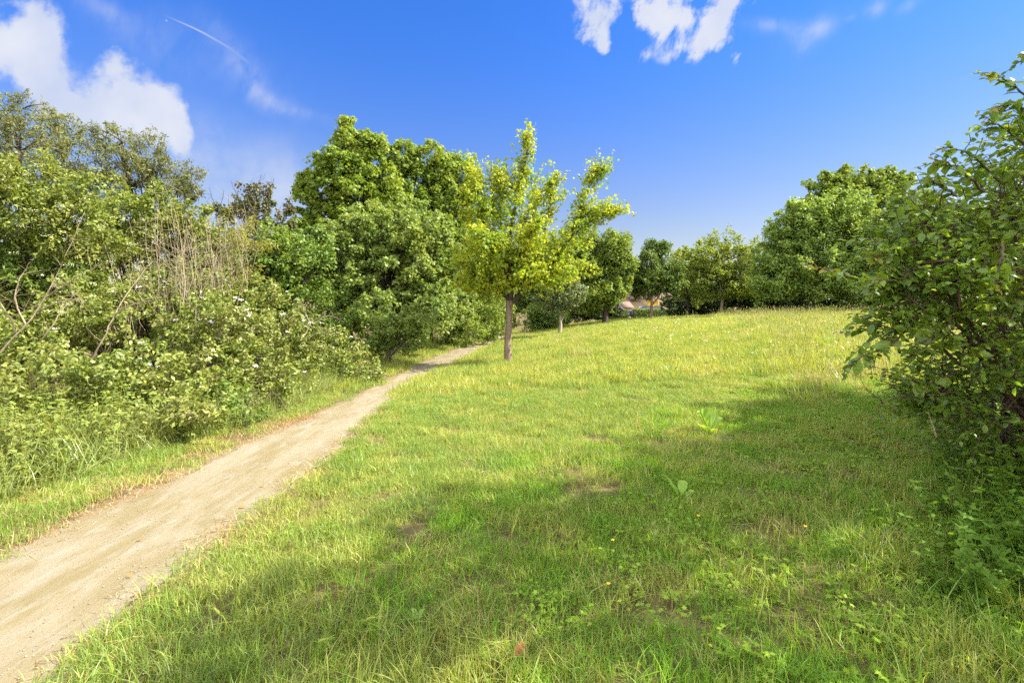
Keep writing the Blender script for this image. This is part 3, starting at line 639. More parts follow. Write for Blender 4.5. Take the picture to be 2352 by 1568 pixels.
# dry stalks
rng = np.random.default_rng(77); 
stalkset = []
def dry_stalks(label, n, dx0, dx1, Ybase, dyt, dyb, seed, r=.006, lean=.1):
    rng = np.random.default_rng(seed); c = W((dx0+dx1)/2, 700, Ybase); base = np.array([c[0], c[1], tz(c[0], c[1])])
    T = thing('dead_stalks', base, label, 'dead plant', 'clusters of dry stalks in the left hedge'); parts = []
    for k in range(n):
        Y_ = Ybase+rng.uniform(-.35, .35); dx = rng.uniform(dx0, dx1); top = W(dx+rng.normal()*48, rng.uniform(*dyt), Y_); bot = W(dx, rng.uniform(*dyb), Y_)
        bot[2] = max(bot[2]-.5, tz(bot[0], bot[1])); bot[0] += rng.normal()*.05
        mid = (top+bot)/2+rng.normal(size=3)*.06; ln = smooth_line([bot, mid, top], 7, .018, rng); parts.append(tube(ln, r*rng.uniform(.5, 1.3)*np.linspace(1, .35, 7), 4))
        for q in range(rng.integers(4, 11)):
            i_ = rng.integers(2, 7); e = ln[i_]+[rng.normal()*.18, rng.normal()*.14, rng.uniform(-.02, .28)]
            parts.append(tube([ln[i_], (ln[i_]+e)/2+rng.normal(size=3)*.01, e], r*.4, 3))
    V, fs = merge(parts); mk('stalks', V-base, fs, M['stalk'], T)
dry_stalks('cluster of upright pale dry stalks, leftmost, behind the brambles', 20, 290, 385, 9.0, (470, 640), (640, 730), 51)
dry_stalks('tallest cluster of pale dry stalks in the middle of the hedge', 34, 370, 460, 9.1, (440, 620), (620, 730), 52, .006)
dry_stalks('cluster of pale dry stalks right of the tallest, before the olive bush', 24, 440, 540, 9.4, (470, 620), (600, 710), 53, .006)
dry_stalks('thin scattered dry stalks nearest the brownish tree', 14, 490, 590, 10.2, (440, 560), (600, 660), 54)
# dead branches
def branchthing(name, label, lines, r, mat, cat='branch', twigs=0, seed=0, k=6, anchor=None):
    rng = np.random.default_rng(seed); parts = []; pts0 = [W(*q) for q in lines[0]]; base = pts0[0].copy()
    T = thing(name, base, label, cat)
    for ln in lines:
        P = smooth_line([W(*q) for q in ln], 14, .006, rng); parts.append(tube(P, r*np.linspace(1, .25, 14), k))
        for q in range(twigs):
            i_ = rng.integers(3, 13); e = P[i_]+rng.normal(size=3)*[.16, .08, .16]+[0, 0, .08]
            parts.append(tube(smooth_line([P[i_], (P[i_]+e)/2+rng.normal(size=3)*.02, e], 5), r*np.linspace(.25, .08, 5), 4))
    V, fs = merge(parts); mk('limbs', V-base, fs, M[mat], T, smooth=True); return T
branchthing('dead_branch', 'long bare dead branch leaning right at the far left of the hedge', [[(0,810,6.6),(60,745,6.7),(110,670,6.8),(150,590,6.9),(195,485,7.1)], [(60,745,6.7),(35,690,6.7),(50,630,6.8),(70,600,6.8)], [(95,690,6.8),(170,640,6.8),(240,600,6.9)], [(40,765,6.7),(5,700,6.7),(-20,640,6.7)], [(80,715,6.8),(150,690,6.7),(200,690,6.7)]], .012, 'dead', 'dead branch', 14, 61)
branchthing('dead_branch', 'short thick dead branch leaning below the long leaning one', [[(80,800,7.0),(115,755,7.0),(145,710,7.1),(175,670,7.2)]], .012, 'dead', 'dead branch', 9, 62)
branchthing('dead_branch', 'grey dead stem showing pale bark in front of the brambles', [[(205,830,7.2),(235,780,7.2),(265,720,7.3),(300,660,7.5),(350,600,7.8)], [(265,720,7.3),(300,700,7.3),(345,690,7.4)]], .014, 'dead', 'dead branch', 9, 63)
branchthing('dead_branch', 'tangle of bare twigs on the bramble mound below the sycamore', [[(700,770,9.3),(720,735,9.4),(760,725,9.5),(790,740,9.6)], [(690,790,9.2),(730,765,9.3),(780,770,9.4)], [(715,750,9.3),(700,715,9.4),(690,690,9.4)]], .007, 'dead', 'dead branch', 18, 64)
branchthing('dead_branch', 'spray of bare twigs rising above the brownish tree', [[(560,520,15.5),(570,450,15.5),(580,410,15.5)], [(570,480,15.5),(590,430,15.5),(600,400,15.5)], [(560,500,15.5),(545,450,15.5),(530,415,15.5)], [(590,450,15.5),(620,430,15.5),(630,410,15.5)]], .016, 'barkdark', 'dead branch', 8, 65)
branchthing('dead_branch', 'spray of bare twigs beside the willow under the blue sky', [[(500,540,15),(495,480,15),(480,430,15)], [(495,500,15),(510,460,15),(515,435,15)], [(500,520,15),(540,470,15),(548,425,15)]], .014, 'barkdark', 'dead branch', 6, 66)

# ---------------------------------------------------------------- young maple on the grass
def young():
    Y0 = 15.4; rng = np.random.default_rng(90); g = G(1168, 836); base = np.array([g[0], g[1], tz(g[0], g[1])-.04]); Y0 = g[1]
    T = thing('young_maple_tree', base, 'young yellow green maple with a bare straight trunk standing alone on the grass', 'tree')
    def w(x, y, o=0): return W(x, y, Y0+o)
    tr = smooth_line([base, w(1166,790), w(1169,745), w(1170,690)], 18); rr = np.interp(np.linspace(0, 1, 18), [0, .06, .2, .3, .8, 1], [.15, .118, .108, .092, .086, .105])
    V, fs = tube(tr, rr, 18); V = V+unit(V-np.repeat(tr, 18, 0))*(rng.normal(size=(len(V), 1))*.006); 
    mk('trunk', V-base, fs, M['bark'], T, smooth=True)
    limbs = [([(1170,692),(1172,640),(1170,580),(1174,520),(1190,440),(1208,370),(1212,315)], .085, 0),
             ([(1168,692),(1150,665),(1122,640),(1090,628),(1062,600)], .06, -.3), ([(1155,672),(1135,600),(1112,510),(1098,440),(1084,370)], .055, .4),
             ([(1175,695),(1205,658),(1230,600),(1252,530),(1264,450),(1268,412)], .065, -.2), ([(1210,655),(1262,612),(1305,548),(1338,470),(1362,415),(1385,395)], .06, .2),
             ([(1300,555),(1345,515),(1385,495),(1412,490)], .03, .2), ([(1172,640),(1200,560),(1225,490),(1235,440)], .04, .9), ([(1170,640),(1130,580),(1110,540)], .04, -1.1),
             ([(1172,620),(1210,560),(1230,520)], .04, -1.2), ([(1172,660),(1230,640),(1300,640)], .04, .6), ([(1172,600),(1150,500),(1150,400)], .04, .3), ([(1172,640),(1100,660),(1060,655)], .035, .8)]
    parts = []; C = []; cs = []
    for pts, r, o in limbs:
        n = len(pts); P = smooth_line([w(x, y, o*k/(n-1)) for k, (x, y) in enumerate(pts)], 16, .012, rng)
        parts.append(tube(P, r*np.linspace(1, .15, 16), 8))
        for q in range(22):
            i_ = rng.integers(4, 16); d = rdir(1, rng)[0]*[.7, .7, .5]+[0, 0, .35]; ln_ = rng.uniform(.25, .75)*(1.15-i_/20)
            e = P[i_]+d*ln_; parts.append(tube(smooth_line([P[i_], (P[i_]+e)/2+rng.normal(size=3)*.02, e], 5), r*np.linspace(.2, .05, 5)+.003, 4))
            C.append(e); cs.append(.15); C.append((P[i_]+e)/2); cs.append(.11)
        for i_ in range(9, 16): C.append(P[i_]+rng.normal(size=3)*.05); cs.append(.13)
    V, fs = merge(parts); mk('branches', V-base, fs, M['barkdark'], T, smooth=True)
    lob = L(Y0, (1150,500,65,70), (1100,570,60,70), (1200,590,85,70), (1262,560,60,55), (1300,590,45,50), (1120,640,55,38), (1240,640,60,35), (1075,480,28,60), (1190,470,40,50), (1240,470,22,35), (1320,520,32,36), (1150,580,90,60), (1180,640,80,35), (1085,640,40,28), (1300,620,50,32), (1110,450,35,50), (1160,430,30,40))
    lob = [(c, (r[0], r[0]*1.2, r[2])) for c, r in lob]; C2 = clumps(lob, 3.9, rng, .4)
    Cc = np.concatenate([np.array(C), C2]); sp = L(Y0, (1212,330,13), (1216,355,14), (1205,385,16), (1215,410,20), (1265,425,14), (1268,460,16), (1384,398,13), (1362,412,15), (1340,450,20), (1345,485,24), (1410,490,10), (1385,495,12), (1088,375,16), (1092,420,22), (1150,400,18), (1135,420,18), (1180,430,26), (1350,405,10))
    C3 = clumps(sp, 8, rng, .35); Cc = np.concatenate([Cc, C3])
    V, fs = foliage(Cc, .17, 15, .08, 'maple', rng, .45, lj=.65, spray=1.5); mk('crown', V-base, fs, M['young'], T)
young()

# ---------------------------------------------------------------- trees at the back
tree('lime_tree', 'bright green round tree right behind the young yellow tree', bx(1390, 31), L(31, (1385,580,45,40), (1350,620,50,50), (1420,620,32,45), (1372,662,58,42), (1428,655,20,32), (1330,560,35,40), (1410,570,35,35), (1345,680,50,35)), 'bright', 'barkdark', .45, 2.3, 75, .16, 'diamond', .2, 71)
tree('whitebeam_tree', 'small pale silvery tree with a light trunk right of the young tree', bx(1285, 26), L(26, (1290,640,42,35), (1265,670,38,35), (1315,670,35,32), (1290,695,45,25)), 'pale', 'barkpale', .3, 2.2, 65, .12, 'diamond', .12, 72, fork=.3)
tree('lime_tree', 'shaded tree between the young maple trunk and the whitebeam', bx(1225, 38), L(38, (1220,620,50,60), (1200,680,45,40), (1260,600,50,60), (1250,670,40,45)), 'deep', 'barkdark', .5, 1.1, 70, .18, 'diamond', .2, 73)
tree('lime_tree', 'dark tree far behind closing the end of the path', bx(1180, 52), L(52, (1180,640,50,60), (1130,640,50,60), (1240,650,50,50), (1200,690,60,30)), 'deep', 'barkdark', .6, .9, 70, .22, 'diamond', .25, 74)
tree('hornbeam_tree', 'dark round tree with one bare trunk in front of the house', bx(1497, 33), L(33, (1510,575,30,22), (1500,610,45,35), (1475,640,35,35), (1535,640,35,40), (1500,660,48,22), (1462,664,20,18)), 'deep', 'bark', .38, 2.6, 75, .14, 'diamond', .13, 75, fork=.3)
tree('hornbeam_tree', 'yellowish airy tree partly hidden right of the dark round tree', bx(1580, 37), L(37, (1578,620,35,45), (1590,660,40,40), (1565,590,20,20)), 'yellowish', 'barkdark', .42, 1.5, 60, .15, 'diamond', .13, 76)
tree('birch_tree', 'yellow green tree with a slim pale trunk at the back', bx(1655, 34.5), L(34.5, (1665,560,40,28), (1640,600,60,40), (1705,605,38,40), (1625,640,55,45), (1690,645,65,40), (1720,570,24,24), (1610,590,40,40), (1650,660,70,30), (1745,640,35,40)), 'yellowish', 'barkpale', .4, 1.5, 60, .14, 'diamond', .12, 77, fork=.5)
tree('ash_tree', 'large sage green tree at the right end of the back row', bx(1860, 29.5), L(29.5, (1900,490,75,45), (1830,540,70,50), (1960,500,80,55), (1790,590,45,60), (1880,600,100,70), (1990,590,90,80), (1930,655,110,40), (1770,640,45,45), (1830,660,80,30), (1850,500,50,40)), 'sage', 'barkdark', .42, 1.7, 80, .15, 'diamond', .2, 78)
tree('oak_tree', 'olive topped tree rising highest behind the sage green tree', bx(1980, 37), L(37, (1900,430,45,28), (1960,415,50,28), (2020,420,50,25), (1980,470,100,50), (2070,420,28,14), (1870,470,25,22)), 'maple', 'barkdark', .42, 1.6, 70, .18, 'maple', .25, 79)
tree('ash_tree', 'green tree in the back row seen through the near bush', bx(2140, 28), L(28, (2120,480,70,50), (2180,540,90,70), (2100,600,90,70), (2200,640,110,50)), 'green', 'barkdark', .45, 1.3, 70, .16, 'diamond', .2, 80)
tree('ash_tree', 'green tree at the right edge of the back row behind the near bush', bx(2360, 28), L(28, (2330,520,100,70), (2400,600,120,80), (2280,640,100,50)), 'green', 'barkdark', .45, 1.2, 70, .16, 'diamond', .2, 81)
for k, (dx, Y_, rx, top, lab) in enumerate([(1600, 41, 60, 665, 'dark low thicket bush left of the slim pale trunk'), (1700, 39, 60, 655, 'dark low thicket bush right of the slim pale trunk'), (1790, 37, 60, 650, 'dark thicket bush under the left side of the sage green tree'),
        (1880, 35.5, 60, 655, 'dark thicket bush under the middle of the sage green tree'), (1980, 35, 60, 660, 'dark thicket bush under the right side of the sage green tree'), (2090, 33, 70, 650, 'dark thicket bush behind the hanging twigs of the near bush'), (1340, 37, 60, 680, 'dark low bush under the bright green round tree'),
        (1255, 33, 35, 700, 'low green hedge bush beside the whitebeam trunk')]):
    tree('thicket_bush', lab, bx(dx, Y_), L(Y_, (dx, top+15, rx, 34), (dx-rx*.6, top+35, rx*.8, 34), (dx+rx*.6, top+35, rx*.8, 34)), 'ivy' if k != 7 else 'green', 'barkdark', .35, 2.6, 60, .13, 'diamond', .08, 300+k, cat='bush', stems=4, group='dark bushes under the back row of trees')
# a stand of bare stems in the shade under the sage green tree
T0 = thing('sapling', (0, 0, 0), 'x', 'tree'); bpy.data.objects.remove(T0)
for k, (dx, Y_, lab) in enumerate([(2045, 28.5, 'pale bare stem under the back trees left of the near bush'), (2010, 29.5, 'slim bare stem in the shade right of the sage green tree'), (1955, 30, 'slim bare stem in the deep shade beneath the sage green tree')]):
    x, y = bx(dx, Y_); ln = smooth_line([(0, 0, 0), (.1, 0, 1.2), (0, .1, 2.6)], 8); V, fs = tube(ln, np.linspace(.07, .03, 8), 7)
    T = thing('sapling', (x, y, tz(x, y)-.02), lab, 'tree', 'slim stems under the back trees'); mk('trunk', V, fs, M['barkpale'], T, smooth=True)
    c = np.array([[0, .1, 2.7], [.2, 0, 2.9], [-.2, .1, 2.9], [0, .2, 3.1]]); V, fs = foliage(c, .35, 60, .12, 'diamond', np.random.default_rng(k)); mk('crown', V, fs, M['deep'], T)
# trees just outside the frame whose shade falls into it
def shade_tree(label, x, y, lobes, seed):
    tree('field_maple_tree', label, (x, y), [((x+a, y+c, z), r) for a, c, z, r in lobes], 'maple', 'bark', .35, 1.6, 60, .13, 'maple', .2, seed)
shade_tree('leafy field maple standing to the right of the near bush outside the frame', 9.8, 5.3, [(0,0,4.2,1.9), (.6,.5,5.6,1.5), (-1.2,-.4,3.6,1.3), (.9,-.6,3,1.5), (-1.6,-1.4,4.4,1.2)], 85)

# ---------------------------------------------------------------- near plum bush at the right
def sprig(P0, d, ln, rng, nleaf, lsize, r=.004, curve=.25):
    """a twig with alternate leaves; returns tube, leaf arrays"""
    d = unit(np.asarray(d, float)); side = unit(np.cross(d, [0, 0, 1.])); bend = np.array([0, 0, -curve*ln*rng.uniform(0, 1)])+side*rng.normal()*.12*ln
    pts = smooth_line([P0, P0+d*ln*.5-bend*.2, P0+d*ln+bend*.6], 7)
    tb = tube(pts, r*np.linspace(1, .35, 7), 4); P, N, A = [], [], []
    for k in range(nleaf):
        t = .12+.88*k/(nleaf-1); q = t*6; i = min(int(q), 5); c = pts[i]*(1-(q-i))+pts[i+1]*(q-i)
        a = k*2.4+rng.normal()*.5; o = side*math.cos(a)+np.cross(d, side)*math.sin(a)
        A.append(d*.65+o*.9+rng.normal(size=3)*.2+[0, 0, -.18]); N.append(np.array([0, 0, .9])+o*.35+rng.normal(size=3)*.45); P.append(c)
    return tb, np.array(P), np.array(N), np.array(A), lsize*np.linspace(1, .6, nleaf)
def plum():
    rng = np.random.default_rng(95); bxx, byy = 4.3, 3.95; base = np.array([bxx, byy, tz(bxx, byy)-.03])
    T = thing('plum_bush', base, 'large wild plum bush with oval leaves overhanging the right edge of the photo', 'bush')
    wood = []; LP, LN, LA, LS = [], [], [], []; tips = ([], [], [], [])
    lobes = L(3.5, (2450,320,140,100,.2), (2100,640,55,70,-.2), (2065,740,40,60,-.2), (2090,560,50,50,-.1), (2320,490,120,110,.1), (2210,560,100,95,.1), (2330,640,170,150), (2170,660,120,110,-.1), (2260,780,130,120), (2290,930,140,110,.2), (2330,1060,120,110,.3), (2440,480,240,230,.9), (2420,800,230,200,.9), (2600,500,260,300,.8), (2550,900,250,200,.8), (2160,900,60,60,.3), (2690,200,170,160,.9), (2120,500,60,40))+[((5.4,3.7,4.0),(.9,.9,.9)), ((4.9,3.3,4.7),(.7,.8,.6)), ((4.7,2.6,3.7),(.9,.9,.9)), ((4.8,2.3,4.7),(.8,.8,.8)), ((5.2,1.8,3.4),(.9,.8,.9)), ((4.9,2.1,5.5),(.5,.6,.5)), ((6.0,3.5,2.3),(1,.9,.9)), ((4.6,2.9,1.9),(.8,.8,.8)), ((4.1,2.4,1.3),(.6,.6,.8)), ((4.4,1.7,1.6),(.7,.7,.9)), ((5.8,2.4,2.1),(.9,.9,.9)), ((5.2,1.2,2.2),(.8,.8,.9)), ((6.3,4.6,4.2),(.9,.8,.8))]
    stems = []
    for c, r in lobes:
        s = smooth_line([base+rng.normal(size=3)*[.25, .2, 0], base*.45+np.array(c)*.55+[.15, .1, .15], c], 12, .015, rng); wood.append(tube(s, .022*np.linspace(1, .35, 12), 6)); stems.append((c, r, s))
    for c, r, s in stems:
        r = np.array(r); vol = r[0]*r[1]*r[2]; n = int((60+vol**.67*(185 if c[2] < 3.5 else 225))*(.42 if c[0] < 3.0 and r[0] < .25 else 1))
        for k in range(n):
            dd = rdir(1, rng)[0]; p = c+dd*r*rng.uniform(.35, .98); 
            if p[2] < tz(p[0], p[1])+.12: continue
            d = unit(dd*.6+np.array([-.75, -.1, .35])+rng.normal(size=3)*.35)
            tb, P, N, A, S = sprig(p, d, rng.uniform(.16, .36), rng, rng.integers(7, 12), rng.uniform(.06, .098)); wood.append(tb)
            LP.append(P); LN.append(N); LA.append(A); LS.append(S)
            if k % 7 == 0: wood.append(tube(smooth_line([c+rng.normal(size=3)*.08, (c+p)/2+rng.normal(size=3)*.05, p], 6), np.linspace(.009, .004, 6), 5))
    # long protruding branches
    arms = [([(2180,560,3.3),(2090,630,3.2),(2000,645,3.1),(1930,630,3.05),(1850,605,3.0)], 1, 22), ([(2170,640,3.3),(2110,720,3.25),(2050,790,3.2),(1980,820,3.15),(1935,868,3.1)], 0, 30),
            ([(2200,500,3.4),(2120,600,3.3),(2080,700,3.3),(2040,800,3.2)], 0, 26), ([(2420,260,3.4),(2352,215,3.3),(2310,185,3.25),(2262,172,3.2)], 1, 12), ([(2440,200,3.4),(2380,140,3.4),(2345,125,3.4)], 1, 10),
            ([(2352,330,3.4),(2300,290,3.3),(2262,280,3.3)], 1, 10), ([(2300,420,3.4),(2220,350,3.3),(2160,342,3.3)], 1, 14), ([(2260,440,3.4),(2190,380,3.3),(2140,365,3.3)], 1, 14), ([(2200,450,3.3),(2150,420,3.3),(2135,408,3.3)], 1, 10),
            ([(2120,560,3.3),(2050,570,3.2),(2010,600,3.2)], 1, 12), ([(2200,720,3.4),(2140,780,3.3),(2070,850,3.3)], 0, 16), ([(2300,560,2.9),(2295,620,2.8),(2285,665,2.75)], 1, 10), ([(2200,850,3.5),(2130,880,3.4),(2080,870,3.4)], 0, 14), ([(2352,250,3.4),(2320,240,3.4),(2280,250,3.3)], 1, 9), ([(2130,600,3.3),(2050,640,3.2),(2000,690,3.2)], 0, 14)]
    for pts, tip, nl in arms:
        P = smooth_line([W(*q) for q in pts], 14, .004, rng); wood.append(tube(P, np.linspace(.009, .0025, 14), 5))
        nl = int(nl*1.7)
        for k in range(nl):
            t = .15+.85*k/(nl-1); q = t*13; i = min(int(q), 12); c = P[i]*(1-(q-i))+P[i+1]*(q-i); d = unit(P[i+1]-P[i]); o = rdir(1, rng)[0]
            A = d*.5+o*.9+[0, 0, -.3]; N = np.array([.1, -.6, .8])+rng.normal(size=3)*.45; S = rng.uniform(.075, .105)*(1 if t < .8 else .5)
            dst = tips if (tip and t > .8) else (LP, LN, LA, LS)
            dst[0].append([c]); dst[1].append([N]); dst[2].append([A]); dst[3].append([S])
            if k % (3 if not tip else 4) == 2 and t < .8:
                tb, P2, N2, A2, S2 = sprig(c, d+o*.8, .15, rng, 7, .06); wood.append(tb); LP.append(P2); LN.append(N2); LA.append(A2); LS.append(S2)
    cat_ = lambda z: np.concatenate([np.asarray(q, float) for q in z])
    V, fs = leafgeo(cat_(LP), cat_(LN), cat_(LS), 'oval', A=cat_(LA), rng=rng); mk('leaves', V-base, fs, M['plum'], T, smooth=True)
    V, fs = leafgeo(cat_(tips[0]), cat_(tips[1]), cat_(tips[3]), 'oval', A=cat_(tips[2]), rng=rng); o = mk('young_leaves', V-base, fs, M['plum_tip'], T, smooth=True); o['label'] = 'yellow and reddish young leaves at the branch tips'
    V, fs = merge(wood); mk('branches', V-base, fs, M['twig'], T, smooth=True)
plum()
# second bush mass behind it keeps the wall of leaves closed
tree('hawthorn_bush', 'dark hawthorn behind the near plum bush at the right edge', (6.6, 5.4), [((6.8,5.6,1.6),1.3), ((6.4,5.2,2.6),1.1), ((7.2,6.0,3.0),1.1), ((6.6,6.2,.9),1.0), ((5.9,5.0,1.0),.8)], 'plum', 'twig', .16, 3.4, 26, .065, 'oval', .05, 96, cat='bush', stems=4)
branchthing('bramble_cane', 'reddish bare arching cane touching the grass left of the near bush', [[(2200,900,3.55),(2110,903,3.5),(2050,915,3.45),(2010,945,3.4),(1985,990,3.4)], [(2080,905,3.5),(2040,880,3.5),(2010,865,3.5)], [(2030,925,3.45),(2005,905,3.4),(1990,890,3.4)]], .006, 'twig', 'branch', 2, 97)
branchthing('fallen_stick', 'pale dry stick leaning in the grass under the near bush', [[(2150,1002,3.5),(2140,975,3.5),(2130,945,3.5)]], .007, 'dead', 'stick', 0, 98)

# ---------------------------------------------------------------- small plants standing out of the lawn
def rosette(name, label, dx, dy, specs, mat, seed):
    rng = np.random.default_rng(seed); g = G(dx, dy); base = np.array([g[0], g[1], tz(g[0], g[1])]); T = thing(name, base, label, 'weed')
    for az, ln, wd, el in specs:
        n = 9; t = np.linspace(0, 1, n); out = np.array([math.cos(az), math.sin(az), 0]); side = np.array([-math.sin(az), math.cos(az), 0])
        arc = ln*(t[:, None]*math.cos(el)*out+np.stack([0*t, 0*t, t*math.sin(el)-.35*t**3*math.sin(el)*.6], -1))
        wv = wd*np.clip(np.sin(np.clip((t-.22)/.78, 0, 1)*math.pi)**.6, .0, 1)+.004; V = []
        for k in range(n):
            up_ = np.array([0, 0, .25*wv[k]]); V += [arc[k]-side*wv[k]/2+up_+rng.normal(size=3)*.003, arc[k], arc[k]+side*wv[k]/2+up_+rng.normal(size=3)*.003]
        f = [(3*k+j, 3*k+j+1, 3*k+j+4, 3*k+j+3) for k in range(n-1) for j in (0, 1)]
        mk('leaf', V, np.array(f), mat, T, smooth=True)
rosette('dock_plant', 'large leaved dock plant at the edge of the shade, further of two', 1630, 995, [(2.6,.34,.12,1.15), (1.2,.32,.13,1.25), (.3,.28,.10,.9), (3.6,.24,.08,.7), (5.0,.16,.07,.7), (1.9,.36,.12,1.3)], M['dock'], 1)
rosette('dock_plant', 'pale leaved dock plant in the shaded grass, nearer of two', 1565, 1150, [(2.7,.26,.045,1.05), (.9,.19,.07,1.3), (2.2,.17,.05,.9), (.2,.14,.05,.7)], M['dock'], 2)
rosette('dock_plant', 'broad leaved weed in the grass at the bottom right corner', 2300, 1400, [(2.7,.15,.08,.9), (.9,.15,.09,1.0), (4.2,.14,.08,.7), (5.4,.13,.07,.8)], M['clover'], 3)
rosette('dock_plant', 'flat leaved weed half hidden in the grass left of the brown leaf', 960, 1440, [(2.2,.10,.025,.9), (1.2,.09,.02,1.0), (4.2,.08,.02,.4)], M['grass_deep'], 4)
rosette('dock_plant', 'dark green leafy weed in the sunny grass above the larger dock', 1540, 862, [(2.2,.3,.06,1.0), (1.2,.28,.06,1.0), (3.4,.25,.06,.9), (.2,.3,.06,.9), (5.0,.25,.05,.8)], M['green'], 5)
def barley(label, dx, dy, tx, ty, seed):
    rng = np.random.default_rng(seed); g = G(dx, dy); base = np.array([g[0], g[1], tz(g[0], g[1])]); T = thing('barley_grass', base, label, 'grass stem', 'wall barley stems in the near grass')
    top = W(tx, ty, g[1]-.03)-base; P = smooth_line([(0, 0, 0), top*.55+[0, 0, .02], top*.8], 8); V, fs = tube(P, np.linspace(.0022, .0014, 8), 4); mk('stem', V, fs, M['barley'], T)
    d = unit(top-P[-2]); E = P[-1][None]+np.linspace(0, 1, 6)[:, None]*d*.065+np.array([0, 0, -.01])*np.linspace(0, 1, 6)[:, None]**2
    parts = [tube(E, [.003, .007, .0075, .006, .004, .001], 6)]; n = 46; idx = rng.integers(0, 6, n)
    parts.append(leafgeo(E[idx], rdir(n, rng), .045, 'willow', A=d+rdir(n, rng)*.35, rng=rng, wid=.14)); V, fs = merge(parts); mk('ear', V, fs, M['barley'], T)
for k, (a, c, tx, ty, lab) in enumerate([(640,1370,612,1290,'barley stem curving left above the grass near the path'), (655,1400,640,1275,'upright barley stem, highest of those near the path'), (680,1390,700,1310,'barley stem leaning right near the path'), (720,1420,690,1330,'barley stem bent over the dark grass tuft'),
        (560,1440,548,1375,'pair forming barley stem with broad pale ear beside the path'), (575,1440,590,1370,'barley stem just right of the broad pale ear'), (530,1460,500,1400,'drooping barley stem, leftmost by the path'), (880,1430,865,1370,'barley stem leaning left in the middle of the grass'),
        (800,1455,850,1415,'barley stem lying over to the right'), (690,1510,740,1465,'lowest barley stem arching right near the bottom edge'), (820,1200,840,1130,'barley stem in the sunny grass beside the path bend'), (770,1160,785,1110,'small barley stem on the sunny path edge')]):
    barley(lab, a, c, tx, ty, 400+k)
# brown leaf, path litter, yellow flowers
g = G(1178, 1540); V, fs = leafgeo(np.array([[0, 0, .03], [.0, 0, .03]]), np.array([[.5, -.6, .7], [-.5, -.7, .5]]), .085, 'oval', A=np.array([[1., .3, .5], [-.5, -.1, -.6]]), wid=.85)
tag(mk('fallen_leaf', V, fs, M['brownleaf'], loc=(g[0], g[1], tz(g[0], g[1])+.03)), 'curled brown dead leaf lying in the grass at the bottom of the photo', 'leaf')
for k, (dx, dy, lab) in enumerate([(290,1330,'small brown leaf on the path near the left frame edge'), (312,1382,'curled brown leaf on the lower part of the path'), (560,1178,'tiny dark leaf on the path, lower of a pair'), (552,1168,'tiny dark leaf on the path, upper of a pair'), (613,1080,'tiny brown leaf on the path where it narrows'), (330,1245,'thin brown twig leaf on the path by the mossy stripe'), (1100//2+50,1120,'dark leaf fragment at the middle of the path')]):
    g = G(dx, dy); V, fs = leafgeo(np.array([[0, 0, 0.]]), np.array([[.2, -.3, 1.]]), .04, 'oval', A=np.array([[math.cos(k*2.), math.sin(k*2.), .1]]), wid=.8)
    tag(mk('path_leaf', V, fs, M['brownleaf'], loc=(g[0], g[1], tz(g[0], g[1])+.028)), lab, 'leaf', 'dry leaves lying on the path')
for k, (dx, dy, lab) in enumerate([(1408,1270,'single yellow flower in the shaded grass, middle of the field'), (1408//1+196,1210,'yellow flower right of the dock plant'), (1407-10,1375,'yellow flower nearer the bottom of the photo'), (1850,1236,'yellow flower in the longer shaded grass')]):
    g = G(dx, dy); n = 5; A = np.array([[math.cos(j*1.257), math.sin(j*1.257), .3] for j in range(n)]); V, fs = leafgeo(np.zeros((n, 3))+[0, 0, .08], np.tile([0, -.2, 1.], (n, 1)), .013, 'oval', A=A, wid=1.3)
    T = thing('buttercup', (g[0], g[1], tz(g[0], g[1])), lab, 'flower', 'yellow flowers in the lawn'); mk('petals', V, fs, M['yellowfl'], T); V, fs = tube([(0, 0, 0), (.004, 0, .04), (0, 0, .08)], .0012, 4); mk('stem', V, fs, M['clover'], T)
n = 220; p = area_pts(8, 30, 2.2); p = p[(p[:, 0] > 3+.1*p[:, 1])][:n*2]; zz = terr(p[:, 0], p[:, 1])+RNG.uniform(.15, .4, len(p)); P = np.stack([p[:, 0], p[:, 1], zz], -1)
V, fs = leafgeo(np.repeat(P, 4, 0)+RNG.normal(size=(len(P)*4, 3))*.012, RNG.normal(size=(len(P)*4, 3))*.4+[0, -.3, 1], .026, 'diamond', wid=1.6)
tag(mk('white_wildflowers', V, fs, M['flower']), 'tiny white flowers sprinkled over the tall meadow grass', 'flowers', kind='stuff')
# pebbles on the path
n = 2600; y = RNG.uniform(1.4, 9, n)**1.0; l0, r0 = path_lr(y); x = l0+(r0-l0)*RNG.uniform(.02, .98, n)
ico = np.array([(1,0,0),(-1,0,0),(0,1,0),(0,-1,0),(0,0,1),(0,0,-1)], float); fi = np.array([(0,2,4),(2,1,4),(1,3,4),(3,0,4),(2,0,5),(1,2,5),(3,1,5),(0,3,5)])
sz = RNG.uniform(.002, .006, n)*RNG.uniform(.6, 1.3, n); V = ico[None]*sz[:, None, None]*RNG.uniform(.6, 1.3, (n, 6, 1))*[1, 1, .6]+np.stack([x, y, terr(x, y)+.013], -1)[:, None]
tag(mk('pebbles', V.reshape(-1, 3), (fi[None]+(np.arange(n)*6)[:, None, None]).reshape(-1, 3), mat_plain('pebble', (.36,.31,.24), (.20,.16,.11), 2.5, .9)), 'small stones scattered over the sandy path', 'stones', kind='stuff')

